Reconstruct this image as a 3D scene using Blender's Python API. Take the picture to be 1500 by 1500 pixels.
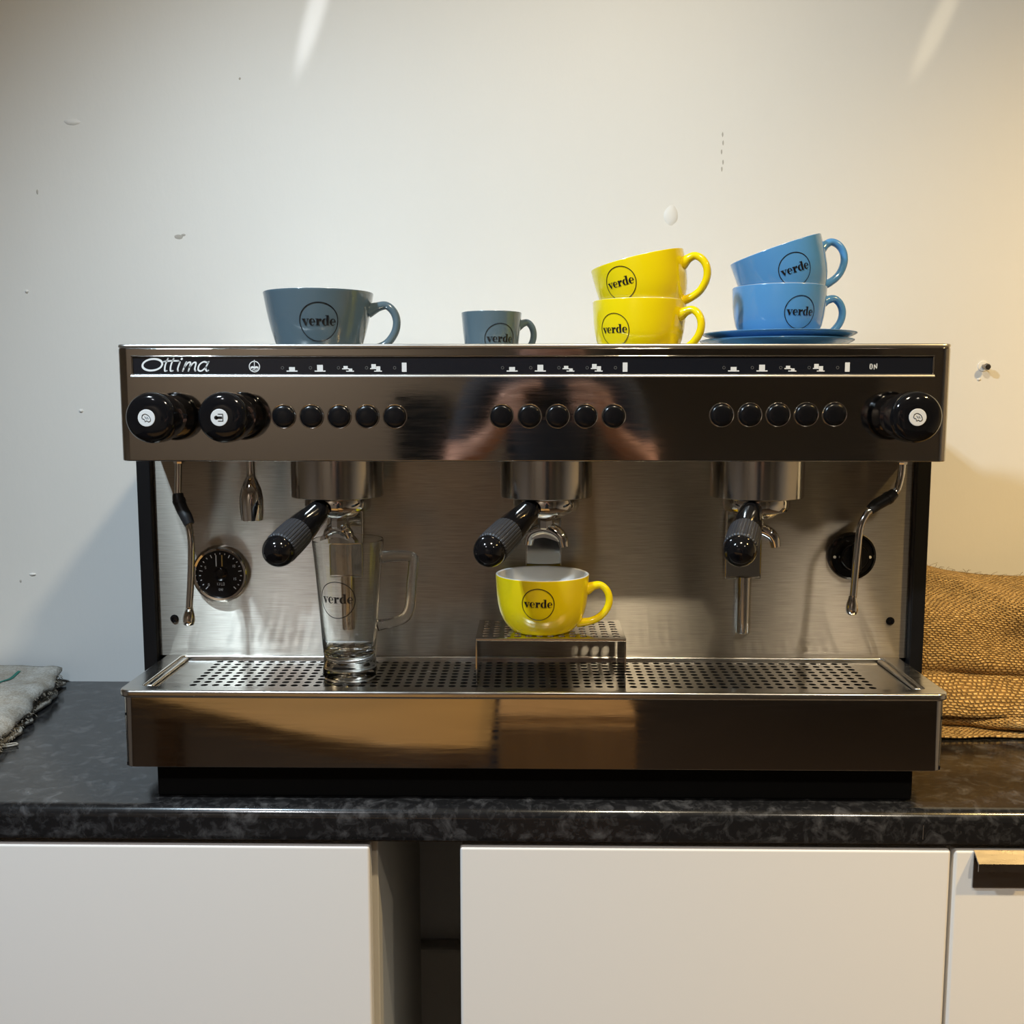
import bpy, bmesh, math, random
from math import sin, cos, pi, radians as R
from mathutils import Vector, Matrix, noise
from mathutils.geometry import tessellate_polygon

random.seed(7)
scn = bpy.context.scene
for o in list(bpy.data.objects):
    bpy.data.objects.remove(o, do_unlink=True)
C = scn.collection

# ------------------------------------------------------------------ camera, world, lights, exposure
cam = bpy.data.cameras.new('camera')
cam.sensor_width = 36.0
cam.lens = 36.0
cam.clip_start = 0.005
camo = bpy.data.objects.new('camera', cam)
C.objects.link(camo)
camo.location = (-0.004, -1.09, 1.353)
camo.rotation_euler = (pi / 2 - math.atan(170 / 1500), 0, R(0.9))
scn.camera = camo

world = bpy.data.worlds.new('world')
scn.world = world
world.use_nodes = True
world.node_tree.nodes['Background'].inputs[0].default_value = (0.9, 0.88, 0.85, 1)
world.node_tree.nodes['Background'].inputs[1].default_value = 0.15


def spot(name, loc, target, power, col, size, blend, rad):
    l = bpy.data.lights.new(name, 'SPOT')
    l.energy = power
    l.color = col
    l.spot_size = R(size)
    l.spot_blend = blend
    l.shadow_soft_size = rad
    o = bpy.data.objects.new(name, l)
    C.objects.link(o)
    o.location = loc
    o.rotation_euler = (Vector(target) - Vector(loc)).to_track_quat('-Z', 'Y').to_euler()
    return o


def aimed(x, tx, ty): return (x + tx, -0.63 + ty, 1.28)


# each fitting by the wall is a twin spot; a second row of downlights hangs over the aisle
for dx, dz in ((-0.03, 0.0), (0.03, 0.02)):
    spot('cool_ceiling_spot', (-0.75 + dx, -0.63, 2.28 + dz), aimed(-0.75, 0.52, 0.16), 42.5, (0.70, 0.87, 1.0), 142, 1.0, 0.022)
    spot('warm_ceiling_spot', (0.24 + dx, -0.63, 2.28 + dz), aimed(0.24, -0.14, 0.62), 17, (1.0, 0.86, 0.62), 154, 1.0, 0.022)
    spot('warm_side_spot', (1.25 + dx, -0.63, 2.28 + dz), aimed(1.25, 0.16, 0.36), 52, (1.0, 0.67, 0.25), 132, 1.0, 0.022)
spot('aisle_downlight', (-0.75, -1.45, 2.30), (-0.75, -1.45, 0), 94, (0.94, 0.95, 1.0), 124, 1.0, 0.05)
spot('aisle_downlight', (0.95, -1.45, 2.30), (0.95, -1.45, 0), 116, (1.0, 0.88, 0.70), 124, 1.0, 0.05)
spot('added_room_fill', (-1.3, -2.9, 2.5), (-1.2, -3.5, 1.2), 55, (1.0, 0.88, 0.74), 110, 1.0, 0.05)  # added fill, no known fitting: lightens the far wall mirrored in the hood


def stray_beam(name, loc, target, along, power, col, size, squash):
    """thin slanted streak thrown on the wall by a fitting's reflector: a spot with an oval cone"""
    o = spot(name, loc, target, power, col, size, 0.9, 0.006)
    d = (Vector(target) - Vector(loc)).normalized()
    y = (Vector(along) - d * Vector(along).dot(d)).normalized()
    x = y.cross(-d)
    o.rotation_euler = Matrix((x, y, -d)).transposed().to_euler()
    o.scale = (squash, 1, 1)
    return o


stray_beam('reflector_streak', (-0.75, -0.63, 2.28), (-0.318, 0.494, 1.925), (0.33, 0, 1), 20, (0.95, 0.98, 1.0), 11, 0.13)
stray_beam('reflector_streak', (1.25, -0.63, 2.28), (0.600, 0.494, 1.90), (0.45, 0, 1), 14, (1.0, 0.85, 0.58), 8, 0.17)

scn.view_settings.view_transform = 'Standard'
scn.view_settings.look = 'None'
scn.view_settings.gamma = 1.0
scn.view_settings.use_curve_mapping = False
scn.view_settings.exposure = 0.12
try:
    scn.cycles.max_bounces = 10
    scn.cycles.transmission_bounces = 10
    scn.cycles.glossy_bounces = 6
    scn.cycles.caustics_reflective = True
    scn.cycles.sample_clamp_indirect = 12.0
except Exception:
    pass

# ------------------------------------------------------------------ helpers
WLOC = {}            # world position of the origin of every object made here


def link(o, parent=None, w=Vector((0, 0, 0))):
    C.objects.link(o)
    WLOC[o.name] = Vector(w)
    if parent is not None:
        o.parent = parent
        o.location = Vector(w) - WLOC[parent.name]
    else:
        o.location = w
    return o


def tag(o, label=None, cat=None, group=None, kind=None):
    if label: o['label'] = label
    if cat: o['category'] = cat
    if group: o['group'] = group
    if kind: o['kind'] = kind
    return o


def thing(name, label, cat, loc, group=None):
    o = bpy.data.objects.new(name, None)
    o.empty_display_size = 0.02
    link(o, None, Vector(loc))
    return tag(o, label, cat, group)


def meshobj(name, vf, mat, parent=None, smooth=None, uvf=None, center=True, xf=None):
    """vf = (verts, faces) in world coordinates -> ONE mesh object with its origin at the middle of its box"""
    verts, faces = vf
    verts = [Vector(v) for v in verts]
    if xf is not None:
        verts = [xf @ v for v in verts]
    c = Vector((0, 0, 0))
    if center and verts:
        lo = Vector([min(v[i] for v in verts) for i in range(3)])
        hi = Vector([max(v[i] for v in verts) for i in range(3)])
        c = (lo + hi) / 2
        if parent is None:
            c.z = lo.z
    me = bpy.data.meshes.new(name)
    me.from_pydata([tuple(v - c) for v in verts], [], faces)
    if uvf is not None:
        uv = me.uv_layers.new(name='UVMap')
        for lp in me.loops:
            uv.data[lp.index].uv = uvf(verts[lp.vertex_index], lp.vertex_index)
    me.validate()
    bm = bmesh.new()
    bm.from_mesh(me)
    bmesh.ops.recalc_face_normals(bm, faces=bm.faces)
    bm.to_mesh(me)
    bm.free()
    if mat is not None:
        for m in (mat if isinstance(mat, (list, tuple)) else [mat]):
            me.materials.append(m)
    if smooth is not None:
        me.polygons.foreach_set('use_smooth', [True] * len(me.polygons))
        if smooth < 180:
            me.set_sharp_from_angle(angle=R(smooth))
    o = bpy.data.objects.new(name, me)
    if smooth is not None and smooth < 180:
        wn = o.modifiers.new('weighted_normals', 'WEIGHTED_NORMAL')
        wn.keep_sharp = True
        wn.weight = 90
    return link(o, parent, c)


def join(*vfs):
    V, F = [], []
    for v, f in vfs:
        n = len(V)
        V += list(v)
        F += [tuple(i + n for i in q) for q in f]
    return V, F


def bm_vf(bm):
    bm.verts.index_update()
    v = [x.co.copy() for x in bm.verts]
    f = [tuple(w.index for w in q.verts) for q in bm.faces]
    bm.free()
    return v, f


def box(x0, x1, y0, y1, z0, z1, bev=0.0, seg=2, which=None):
    bm = bmesh.new()
    bmesh.ops.create_cube(bm, size=1)
    for v in bm.verts:
        v.co = Vector(((x0 + x1) / 2 + v.co.x * (x1 - x0), (y0 + y1) / 2 + v.co.y * (y1 - y0), (z0 + z1) / 2 + v.co.z * (z1 - z0)))
    if bev > 0:
        es = list(bm.edges) if which is None else [e for e in bm.edges if which(e)]
        bmesh.ops.bevel(bm, geom=es, offset=bev, segments=seg, profile=0.5, affect='EDGES')
    return bm_vf(bm)


def lathe(prof, seg=40, xf=None, cap0=True, cap1=True, wob=None):
    """prof: (r, z) from bottom to top round the Z axis"""
    V, F = [], []
    for r, z in prof:
        for k in range(seg):
            a = 2 * pi * k / seg
            rr = r if wob is None else r * wob(a, z)
            V.append(Vector((rr * cos(a), rr * sin(a), z)))
    n = len(prof)
    for i in range(n - 1):
        for k in range(seg):
            k2 = (k + 1) % seg
            F.append((i * seg + k, i * seg + k2, (i + 1) * seg + k2, (i + 1) * seg + k))
    if cap0:
        F.append(tuple(reversed(range(seg))))
    if cap1:
        F.append(tuple((n - 1) * seg + k for k in range(seg)))
    if xf is not None:
        V = [xf @ v for v in V]
    return V, F


def axis_xf(origin, direction, up=(0, 0, 1)):
    d = Vector(direction).normalized()
    q = d.to_track_quat('Z', 'Y')
    return Matrix.Translation(Vector(origin)) @ q.to_matrix().to_4x4()


TOCAM = (0, -1, 0)


def catmull(pts, n=6):
    pts = [Vector(p) for p in pts]
    P = [pts[0] * 2 - pts[1]] + pts + [pts[-1] * 2 - pts[-2]]
    out = []
    for i in range(1, len(P) - 2):
        p0, p1, p2, p3 = P[i - 1], P[i], P[i + 1], P[i + 2]
        for k in range(n):
            t = k / n
            out.append(0.5 * ((2 * p1) + (p2 - p0) * t + (2 * p0 - 5 * p1 + 4 * p2 - p3) * t * t + (3 * p1 - p0 - 3 * p2 + p3) * t ** 3))
    out.append(pts[-1])
    return out


def tube(pts, rad, seg=12, n=6, smooth=True, flat=1.0, flat_axis=None, caps=True):
    """rad: number or list matching pts"""
    k = len(pts)
    rads = [rad] * k if isinstance(rad, (int, float)) else list(rad)
    if smooth:
        path = catmull(pts, n)
        rr = []
        for i in range(k - 1):
            for j in range(n):
                rr.append(rads[i] + (rads[i + 1] - rads[i]) * j / n)
        rr.append(rads[-1])
    else:
        path = [Vector(p) for p in pts]
        rr = rads
    V, F = [], []
    T0 = (path[1] - path[0]).normalized()
    N = T0.orthogonal().normalized() if flat_axis is None else (Vector(flat_axis) - T0 * Vector(flat_axis).dot(T0)).normalized()
    for i, p in enumerate(path):
        T = (path[min(i + 1, len(path) - 1)] - path[max(i - 1, 0)]).normalized()
        N = (N - T * N.dot(T)).normalized()
        B = T.cross(N)
        for j in range(seg):
            a = 2 * pi * j / seg
            V.append(p + (N * cos(a) * flat + B * sin(a)) * rr[i])
    for i in range(len(path) - 1):
        for j in range(seg):
            j2 = (j + 1) % seg
            F.append((i * seg + j, i * seg + j2, (i + 1) * seg + j2, (i + 1) * seg + j))
    if caps:
        F.append(tuple(reversed(range(seg))))
        F.append(tuple((len(path) - 1) * seg + j for j in range(seg)))
    return V, F


def rrect(x0, x1, y0, y1, rad, n=6):
    """rounded rectangle, rad = (x0y0, x1y0, x1y1, x0y1)"""
    if isinstance(rad, (int, float)):
        rad = (rad,) * 4
    out = []
    cs = [(x0, y0, 1, 1, pi), (x1, y0, -1, 1, 1.5 * pi), (x1, y1, -1, -1, 0), (x0, y1, 1, -1, 0.5 * pi)]
    for (cx, cy, sx, sy, a0), r in zip(cs, rad):
        r = max(r, 1e-5)
        for k in range(n + 1):
            a = a0 + (pi / 2) * k / n
            out.append((cx + sx * r + r * cos(a), cy + sy * r + r * sin(a)))
    return out


def ring_prism(outer, inner, z0, z1, bev=0.0, seg=3):
    """outlines with equal point counts; a frame with a hole"""
    n = len(outer)
    bm = bmesh.new()
    def row(ol, z):
        return [bm.verts.new((x, y, z)) for x, y in ol]
    ot, ob, it, ib = row(outer, z1), row(outer, z0), row(inner, z1), row(inner, z0)
    for k in range(n):
        j = (k + 1) % n
        bm.faces.new((ob[k], ob[j], ot[j], ot[k]))
        bm.faces.new((ib[j], ib[k], it[k], it[j]))
        bm.faces.new((ot[k], ot[j], it[j], it[k]))
        bm.faces.new((ob[j], ob[k], ib[k], ib[j]))
    if bev > 0:
        s = set(ot) | set(ob) | set(it)
        es = [e for e in bm.edges if (e.verts[0] in ot and e.verts[1] in ot) or (e.verts[0] in it and e.verts[1] in it) or (e.verts[0] in ob and e.verts[1] in ob)]
        bmesh.ops.bevel(bm, geom=es, offset=bev, segments=seg, profile=0.5, affect='EDGES')
    return bm_vf(bm)


def prism(outline, z0, z1, bev=0.0, seg=2):
    bm = bmesh.new()
    t = [bm.verts.new((x, y, z1)) for x, y in outline]
    b = [bm.verts.new((x, y, z0)) for x, y in outline]
    n = len(outline)
    for k in range(n):
        j = (k + 1) % n
        bm.faces.new((b[k], b[j], t[j], t[k]))
    bm.faces.new(t)
    bm.faces.new(list(reversed(b)))
    if bev > 0:
        es = [e for e in bm.edges if (e.verts[0] in t and e.verts[1] in t) or (e.verts[0] in b and e.verts[1] in b)]
        bmesh.ops.bevel(bm, geom=es, offset=bev, segments=seg, profile=0.5, affect='EDGES')
    return bm_vf(bm)


def perforated(x0, x1, y0, y1, nx, ny, r, z0, z1, marg=(0, 0, 0, 0), seg=12):
    """sheet lying in XY with nx*ny round holes; marg = left, right, front, back plain margins"""
    V, F = [], []
    gx0, gx1, gy0, gy1 = x0 + marg[0], x1 - marg[1], y0 + marg[2], y1 - marg[3]
    px, py = (gx1 - gx0) / nx, (gy1 - gy0) / ny
    sq = []
    for k in range(seg):
        a = 2 * pi * (k + 0.5) / seg
        c, s = cos(a), sin(a)
        m = max(abs(c), abs(s))
        sq.append((c / m, s / m, c, s))
    for i in range(nx):
        for j in range(ny):
            cx, cy = gx0 + (i + 0.5) * px, gy0 + (j + 0.5) * py
            n = len(V)
            # corner points make the cell a full square
            ring = []
            for (a, b, c, s) in sq:
                ring.append((cx + a * px / 2, cy + b * py / 2, cx + c * r, cy + s * r))
            for q in ring:
                V.append((q[0], q[1], z1))
            for q in ring:
                V.append((q[2], q[3], z1))
            for q in ring:
                V.append((q[2], q[3], z0))
            cor = [(cx + px / 2, cy + py / 2, z1), (cx - px / 2, cy + py / 2, z1), (cx - px / 2, cy - py / 2, z1), (cx + px / 2, cy - py / 2, z1)]
            V += cor
            for k in range(seg):
                k2 = (k + 1) % seg
                F.append((n + k, n + k2, n + seg + k2, n + seg + k))
                F.append((n + seg + k, n + seg + k2, n + 2 * seg + k2, n + 2 * seg + k))
                a, b = sq[k], sq[k2]
                if abs(abs(a[0]) - abs(b[0])) > 1e-6 or abs(abs(a[1]) - abs(b[1])) > 1e-6 or True:
                    ax, bx = abs(a[0]) > 0.999, abs(b[0]) > 0.999
                    if ax != bx:
                        ci = {(1, 1): 0, (-1, 1): 1, (-1, -1): 2, (1, -1): 3}[(1 if a[0] + b[0] > 0 else -1, 1 if a[1] + b[1] > 0 else -1)]
                        F.append((n + k, n + 3 * seg + ci, n + k2))
    def quad(a, b, c, d):
        if b - a < 1e-6 or d - c < 1e-6: return
        n = len(V)
        V.extend([(a, c, z1), (b, c, z1), (b, d, z1), (a, d, z1)])
        F.append((n, n + 1, n + 2, n + 3))
    quad(x0, gx0, y0, y1); quad(gx1, x1, y0, y1); quad(gx0, gx1, y0, gy0); quad(gx0, gx1, gy1, y1)
    n = len(V)
    V.extend([(x0, y0, z1), (x1, y0, z1), (x1, y1, z1), (x0, y1, z1), (x0, y0, z0), (x1, y0, z0), (x1, y1, z0), (x0, y1, z0)])
    for a in range(4):
        b = (a + 1) % 4
        F.append((n + a, n + b, n + 4 + b, n + 4 + a))
    return V, F


# ------------------------------------------------------------------ materials
def mat(name, col=(0.8, 0.8, 0.8), rough=0.5, metal=0.0, **kw):
    m = bpy.data.materials.new(name)
    m.use_nodes = True
    b = m.node_tree.nodes['Principled BSDF']
    b.inputs['Base Color'].default_value = (*col, 1)
    b.inputs['Roughness'].default_value = rough
    b.inputs['Metallic'].default_value = metal
    for k, v in kw.items():
        b.inputs[k.replace('_', ' ')].default_value = v
    return m


def nodes(m):
    nt = m.node_tree
    return nt, nt.nodes['Principled BSDF'], nt.nodes.new, nt.links.new


def coords(m, scale=(1, 1, 1), kind='Object'):
    nt, b, N, L = nodes(m)
    tc = N('ShaderNodeTexCoord'); mp = N('ShaderNodeMapping')
    mp.inputs['Scale'].default_value = scale
    L(tc.outputs[kind], mp.inputs[0])
    return mp.outputs[0]


def tex(m, vec, scale=5, detail=4, rough=0.5, dist=0.0):
    nt, b, N, L = nodes(m)
    t = N('ShaderNodeTexNoise')
    t.inputs['Scale'].default_value = scale
    t.inputs['Detail'].default_value = detail
    t.inputs['Roughness'].default_value = rough
    t.inputs['Distortion'].default_value = dist
    L(vec, t.inputs['Vector'])
    return t.outputs['Fac']


def ramp(m, fac, stops):
    nt, b, N, L = nodes(m)
    r = N('ShaderNodeValToRGB')
    el = r.color_ramp.elements
    while len(el) < len(stops): el.new(0.5)
    for e, (p, c) in zip(el, stops):
        e.position = p
        e.color = (*c, 1) if len(c) == 3 else c
    L(fac, r.inputs[0])
    return r.outputs[0]


def bump(m, h, strength=0.2, dist=0.001):
    nt, b, N, L = nodes(m)
    n = N('ShaderNodeBump')
    n.inputs['Strength'].default_value = strength
    n.inputs['Distance'].default_value = dist
    L(h, n.inputs['Height'])
    L(n.outputs[0], b.inputs['Normal'])


def g3(v): return (v, v, v)


M = {}
# painted plaster wall
m = M['wall'] = mat('wall_paint', (0.78, 0.775, 0.76), 0.5)
v = coords(m)
nt, b, N, L = nodes(m)
L(ramp(m, tex(m, coords(m, (1, 1, 0.35)), 2.2, 5, 0.55), [(0.3, (0.765, 0.76, 0.745)), (0.7, (0.80, 0.795, 0.78))]), b.inputs['Base Color'])
bump(m, tex(m, coords(m, (1, 1, 0.5)), 60, 6, 0.6), 0.25, 0.0015)
m = M['room_wall'] = mat('room_wall_paint', (0.46, 0.41, 0.36), 0.7)
bump(m, tex(m, coords(m), 50, 4), 0.2, 0.001)
m = M['room_dark'] = mat('room_wall_dark', (0.20, 0.185, 0.17), 0.7)
bump(m, tex(m, coords(m), 50, 4), 0.2, 0.001)
m = M['ceiling'] = mat('ceiling_paint', (0.5, 0.485, 0.46), 0.8)
bump(m, tex(m, coords(m), 50, 4), 0.2, 0.001)


def wood(name, c0, c1, rough=0.4, sc=(1, 12, 12)):
    m = mat(name, c0, rough)
    nt, b, N, L = nodes(m)
    f = tex(m, coords(m, sc), 3.5, 6, 0.6, 0.6)
    L(ramp(m, f, [(0.3, c0), (0.7, c1)]), b.inputs['Base Color'])
    bump(m, f, 0.15, 0.0008)
    return m


M['floor'] = wood('floor_boards', (0.035, 0.022, 0.013), (0.055, 0.034, 0.02), 0.5)
M['table_wood'] = wood('table_wood', (0.24, 0.115, 0.024), (0.31, 0.155, 0.036), 0.45)
M['drawer_wood'] = wood('drawer_wood', (0.24, 0.12, 0.035), (0.31, 0.16, 0.05), 0.45, (12, 12, 1))
M['edge_wood'] = wood('edge_wood', (0.15, 0.075, 0.028), (0.20, 0.10, 0.04), 0.4)

# black stone-effect laminate
m = M['laminate'] = mat('black_stone_laminate', (0.012, 0.012, 0.013), 0.16, Specular_IOR_Level=0.6)
nt, b, N, L = nodes(m)
f1 = tex(m, coords(m, (1, 1, 1)), 46, 5, 0.62, 0.7)
f2 = tex(m, coords(m, (1.3, 1.3, 1.3)), 85, 5, 0.6, 0.4)
c1 = ramp(m, f1, [(0.50, (0.010, 0.010, 0.011)), (0.58, (0.028, 0.028, 0.030)), (0.66, (0.055, 0.055, 0.058)), (0.76, (0.085, 0.085, 0.088))])
c2 = ramp(m, f2, [(0.52, (0, 0, 0)), (0.70, (0.022, 0.022, 0.023))])
mx = N('ShaderNodeMix'); mx.data_type = 'RGBA'; mx.blend_type = 'ADD'
mx.inputs['Factor'].default_value = 1.0
L(c1, mx.inputs[6]); L(c2, mx.inputs[7]); L(mx.outputs[2], b.inputs['Base Color'])
bump(m, f2, 0.05, 0.0006)

# steels
def steel(name, col, r0, r1, grain, gs=0.04, scratch=True):
    m = mat(name, col, r0, 1.0)
    nt, b, N, L = nodes(m)
    f = tex(m, coords(m, grain), 18, 6, 0.65)
    L(ramp(m, f, [(0.3, g3(r0)), (0.75, g3(r1))]), b.inputs['Roughness'])
    bump(m, tex(m, coords(m, grain), 60, 3, 0.5), gs, 0.0004)
    return m


M['steel_front'] = steel('satin_steel', (0.46, 0.445, 0.425), 0.03, 0.11, (1, 8, 14), 0.012)
M['steel_tray'] = steel('tray_steel', (0.56, 0.545, 0.52), 0.14, 0.30, (1, 6, 10), 0.05)
M['steel_bright'] = steel('bright_steel', (0.66, 0.64, 0.61), 0.14, 0.22, (1, 6, 10), 0.03)
M['steel_soft'] = steel('soft_steel', (0.75, 0.74, 0.71), 0.30, 0.38, (1, 6, 10), 0.03)
M['steel_bell'] = steel('turned_steel', (0.58, 0.565, 0.54), 0.12, 0.2, (1, 1, 14), 0.04)
M['chrome'] = steel('chrome', (0.72, 0.71, 0.69), 0.03, 0.08, (1, 1, 1), 0.01)
M['steel_thin'] = steel('mirror_sheet', (0.55, 0.54, 0.52), 0.07, 0.16, (2, 2, 2), 0.02)
m = M['steel_panel'] = steel('brushed_steel', (0.37, 0.345, 0.31), 0.33, 0.38, (2, 10, 240), 0.0)
nt, b, N, L = nodes(m)
b.inputs['Anisotropic'].default_value = 1.0
gr = ramp(m, tex(m, coords(m, (3, 3, 170)), 9, 5, 0.6), [(0.3, (0.32, 0.29, 0.25)), (0.7, (0.52, 0.48, 0.42))])
L(gr, b.inputs['Base Color'])
tg = N('ShaderNodeTangent'); tg.direction_type = 'UV_MAP'; tg.uv_map = 'UVMap'
L(tg.outputs[0], b.inputs['Tangent'])
M['black_gloss'] = mat('black_gloss_plastic', (0.005, 0.005, 0.006), 0.09, Specular_IOR_Level=0.45)
M['black_satin'] = mat('black_satin_plastic', (0.005, 0.005, 0.006), 0.22, Specular_IOR_Level=0.35)
M['black_paint'] = mat('black_painted_metal', (0.006, 0.006, 0.007), 0.42, Specular_IOR_Level=0.3)
M['black_matt'] = mat('black_matt', (0.004, 0.004, 0.004), 0.7, Specular_IOR_Level=0.15)
M['label_black'] = mat('label_black', (0.008, 0.009, 0.013), 0.22)
M['rubber'] = mat('black_rubber', (0.014, 0.014, 0.016), 0.45)
M['rib_grey'] = mat('grey_ribbed_rubber', (0.022, 0.024, 0.031), 0.5)
M['print_white'] = mat('white_print', (0.70, 0.71, 0.72), 0.5)
M['print_dim'] = mat('dim_print', (0.10, 0.10, 0.10), 0.5)
M['print_ochre'] = mat('ochre_print', (0.55, 0.36, 0.10), 0.5)
M['print_black'] = mat('black_print', (0.008, 0.008, 0.010), 0.3)
M['badge'] = mat('white_badge', (0.66, 0.67, 0.68), 0.4)
M['cabinet'] = mat('white_cabinet_laminate', (0.87, 0.85, 0.83), 0.38)
bump(M['cabinet'], tex(M['cabinet'], coords(M['cabinet']), 220, 3), 0.05, 0.0004)
M['carcass'] = mat('cabinet_carcass', (0.62, 0.59, 0.53), 0.5)
bump(M['carcass'], tex(M['carcass'], coords(M['carcass']), 120, 3), 0.05, 0.0004)
M['handle_metal'] = steel('handle_metal', (0.30, 0.28, 0.27), 0.25, 0.35, (1, 6, 6), 0.03)
M['chip'] = wood('chipboard', (0.06, 0.048, 0.040), (0.10, 0.08, 0.065), 0.8, (30, 30, 30))


def ceramic(name, col):
    m = mat(name, col, 0.16, Coat_Weight=0.5, Coat_Roughness=0.04, Specular_IOR_Level=0.5)
    nt, b, N, L = nodes(m)
    f = tex(m, coords(m), 9, 2)
    L(ramp(m, f, [(0.3, tuple(c * 0.96 for c in col)), (0.7, tuple(min(1, c * 1.04) for c in col))]), b.inputs['Base Color'])
    return m


M['yellow'] = ceramic('yellow_glaze', (0.86, 0.66, 0.004))
M['blue'] = ceramic('blue_glaze', (0.085, 0.27, 0.56))
M['slate'] = ceramic('slate_glaze', (0.085, 0.125, 0.155))
M['white'] = ceramic('white_glaze', (0.78, 0.78, 0.77))
M['glass'] = mat('clear_glass', (0.985, 0.995, 0.99), 0.012, Transmission_Weight=1.0, IOR=1.50)


def weave(name, c0, c1, gap, nu, nv, strength):
    m = mat(name, c0, 0.9)
    nt, b, N, L = nodes(m)
    vec = coords(m, (1, 1, 1), 'UV')
    nz = N('ShaderNodeTexNoise'); nz.inputs['Scale'].default_value = 14; nz.inputs['Detail'].default_value = 3
    L(vec, nz.inputs['Vector'])
    ad = N('ShaderNodeVectorMath'); ad.operation = 'MULTIPLY_ADD'
    ad.inputs[1].default_value = (0.030, 0.030, 0.0)
    L(nz.outputs['Color'], ad.inputs[0]); L(vec, ad.inputs[2])
    br = N('ShaderNodeTexBrick')
    br.offset = 0.5
    br.inputs['Scale'].default_value = 1.0
    br.inputs['Brick Width'].default_value = 1.0 / nu
    br.inputs['Row Height'].default_value = 1.0 / nv
    br.inputs['Mortar Size'].default_value = 0.34 / max(nu, nv)
    br.inputs['Mortar Smooth'].default_value = 1.0
    br.inputs['Color1'].default_value = (*c0, 1)
    br.inputs['Color2'].default_value = (*c1, 1)
    br.inputs['Mortar'].default_value = (*gap, 1)
    L(ad.outputs[0], br.inputs['Vector'])
    cl = N('ShaderNodeTexNoise'); cl.inputs['Scale'].default_value = 42; cl.inputs['Detail'].default_value = 5
    L(vec, cl.inputs['Vector'])
    rp = N('ShaderNodeValToRGB'); rp.color_ramp.elements[0].position = 0.3; rp.color_ramp.elements[1].position = 0.7
    rp.color_ramp.elements[0].color = (0.62, 0.60, 0.56, 1); rp.color_ramp.elements[1].color = (1.25, 1.25, 1.25, 1)
    L(cl.outputs['Fac'], rp.inputs[0])
    ml = N('ShaderNodeMix'); ml.data_type = 'RGBA'; ml.blend_type = 'MULTIPLY'; ml.inputs['Factor'].default_value = 1.0
    L(br.outputs['Color'], ml.inputs[6]); L(rp.outputs[0], ml.inputs[7]); L(ml.outputs[2], b.inputs['Base Color'])
    inv = N('ShaderNodeMath'); inv.operation = 'SUBTRACT'; inv.inputs[0].default_value = 1.0
    L(br.outputs['Fac'], inv.inputs[1])
    bump(m, inv.outputs[0], strength, 0.003)
    return m


M['hessian'] = weave('golden_hessian', (0.86, 0.61, 0.27), (0.72, 0.48, 0.19), (0.34, 0.19, 0.06), 72, 88, 1.0)
m = M['greysack'] = mat('grey_sackcloth', (0.45, 0.43, 0.39), 0.95)
nt, b, N, L = nodes(m)
fs = tex(m, coords(m), 330, 4, 0.6)
fl = tex(m, coords(m), 24, 5, 0.6)
ca = ramp(m, fs, [(0.3, (0.34, 0.32, 0.285)), (0.65, (0.56, 0.54, 0.50))])
cb = ramp(m, fl, [(0.35, (0.72, 0.66, 0.58)), (0.6, (1.0, 1.0, 1.0))])
mm = N('ShaderNodeMix'); mm.data_type = 'RGBA'; mm.blend_type = 'MULTIPLY'; mm.inputs['Factor'].default_value = 1.0
L(ca, mm.inputs[6]); L(cb, mm.inputs[7]); L(mm.outputs[2], b.inputs['Base Color'])
bump(m, fs, 0.9, 0.002)
M['fray'] = mat('frayed_fibre', (0.30, 0.26, 0.20), 0.95)
M['fray_dark'] = mat('dark_fibre', (0.055, 0.045, 0.038), 0.95)
M['green_stripe'] = mat('green_thread', (0.02, 0.16, 0.12), 0.9)

# ------------------------------------------------------------------ the room
WY = 0.4943
WT = 0.900


def struct(name, vf, m, parent=None, **k):
    o = meshobj(name, vf, m, parent, **k)
    if parent is None: o['kind'] = 'structure'
    return o


wall = struct('wall_back', box(-2.3, 2.5, WY, WY + 0.1, 0, 2.62), M['wall'], center=False)
struct('wall_left', box(-2.4, -2.3, -3.6, WY + 0.1, 0, 2.62), M['room_wall'], center=False)
struct('wall_right', box(2.5, 2.6, -3.6, WY + 0.1, 0, 2.62), M['room_wall'], center=False)
struct('wall_front', box(-2.3, 2.5, -3.7, -3.6, 0, 2.62), M['room_wall'], center=False)
struct('floor', box(-2.4, 2.6, -3.7, WY + 0.1, -0.08, 0), M['floor'], center=False)
struct('ceiling', box(-2.4, 2.6, -3.7, WY + 0.1, 2.62, 2.7), M['ceiling'], center=False)
# screen and door on the far wall, seen only as reflections
scr = meshobj('wall_screen', box(-0.62, -0.38, -3.6, -3.56, 1.05, 1.36, 0.004), M['label_black'])
tag(scr, 'dark wall screen reflected in the hood left of the person', 'screen')
struct('door_1', box(0.35, 1.6, -3.6, -3.56, 0, 2.1, 0.004), M['room_dark'])

# pipe boxing low down in the gap between the cupboards
struct('trim_1', box(-0.34, 0.10, WY - 0.035, WY, 0.0, 0.472, 0.006), M['carcass'])

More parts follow.
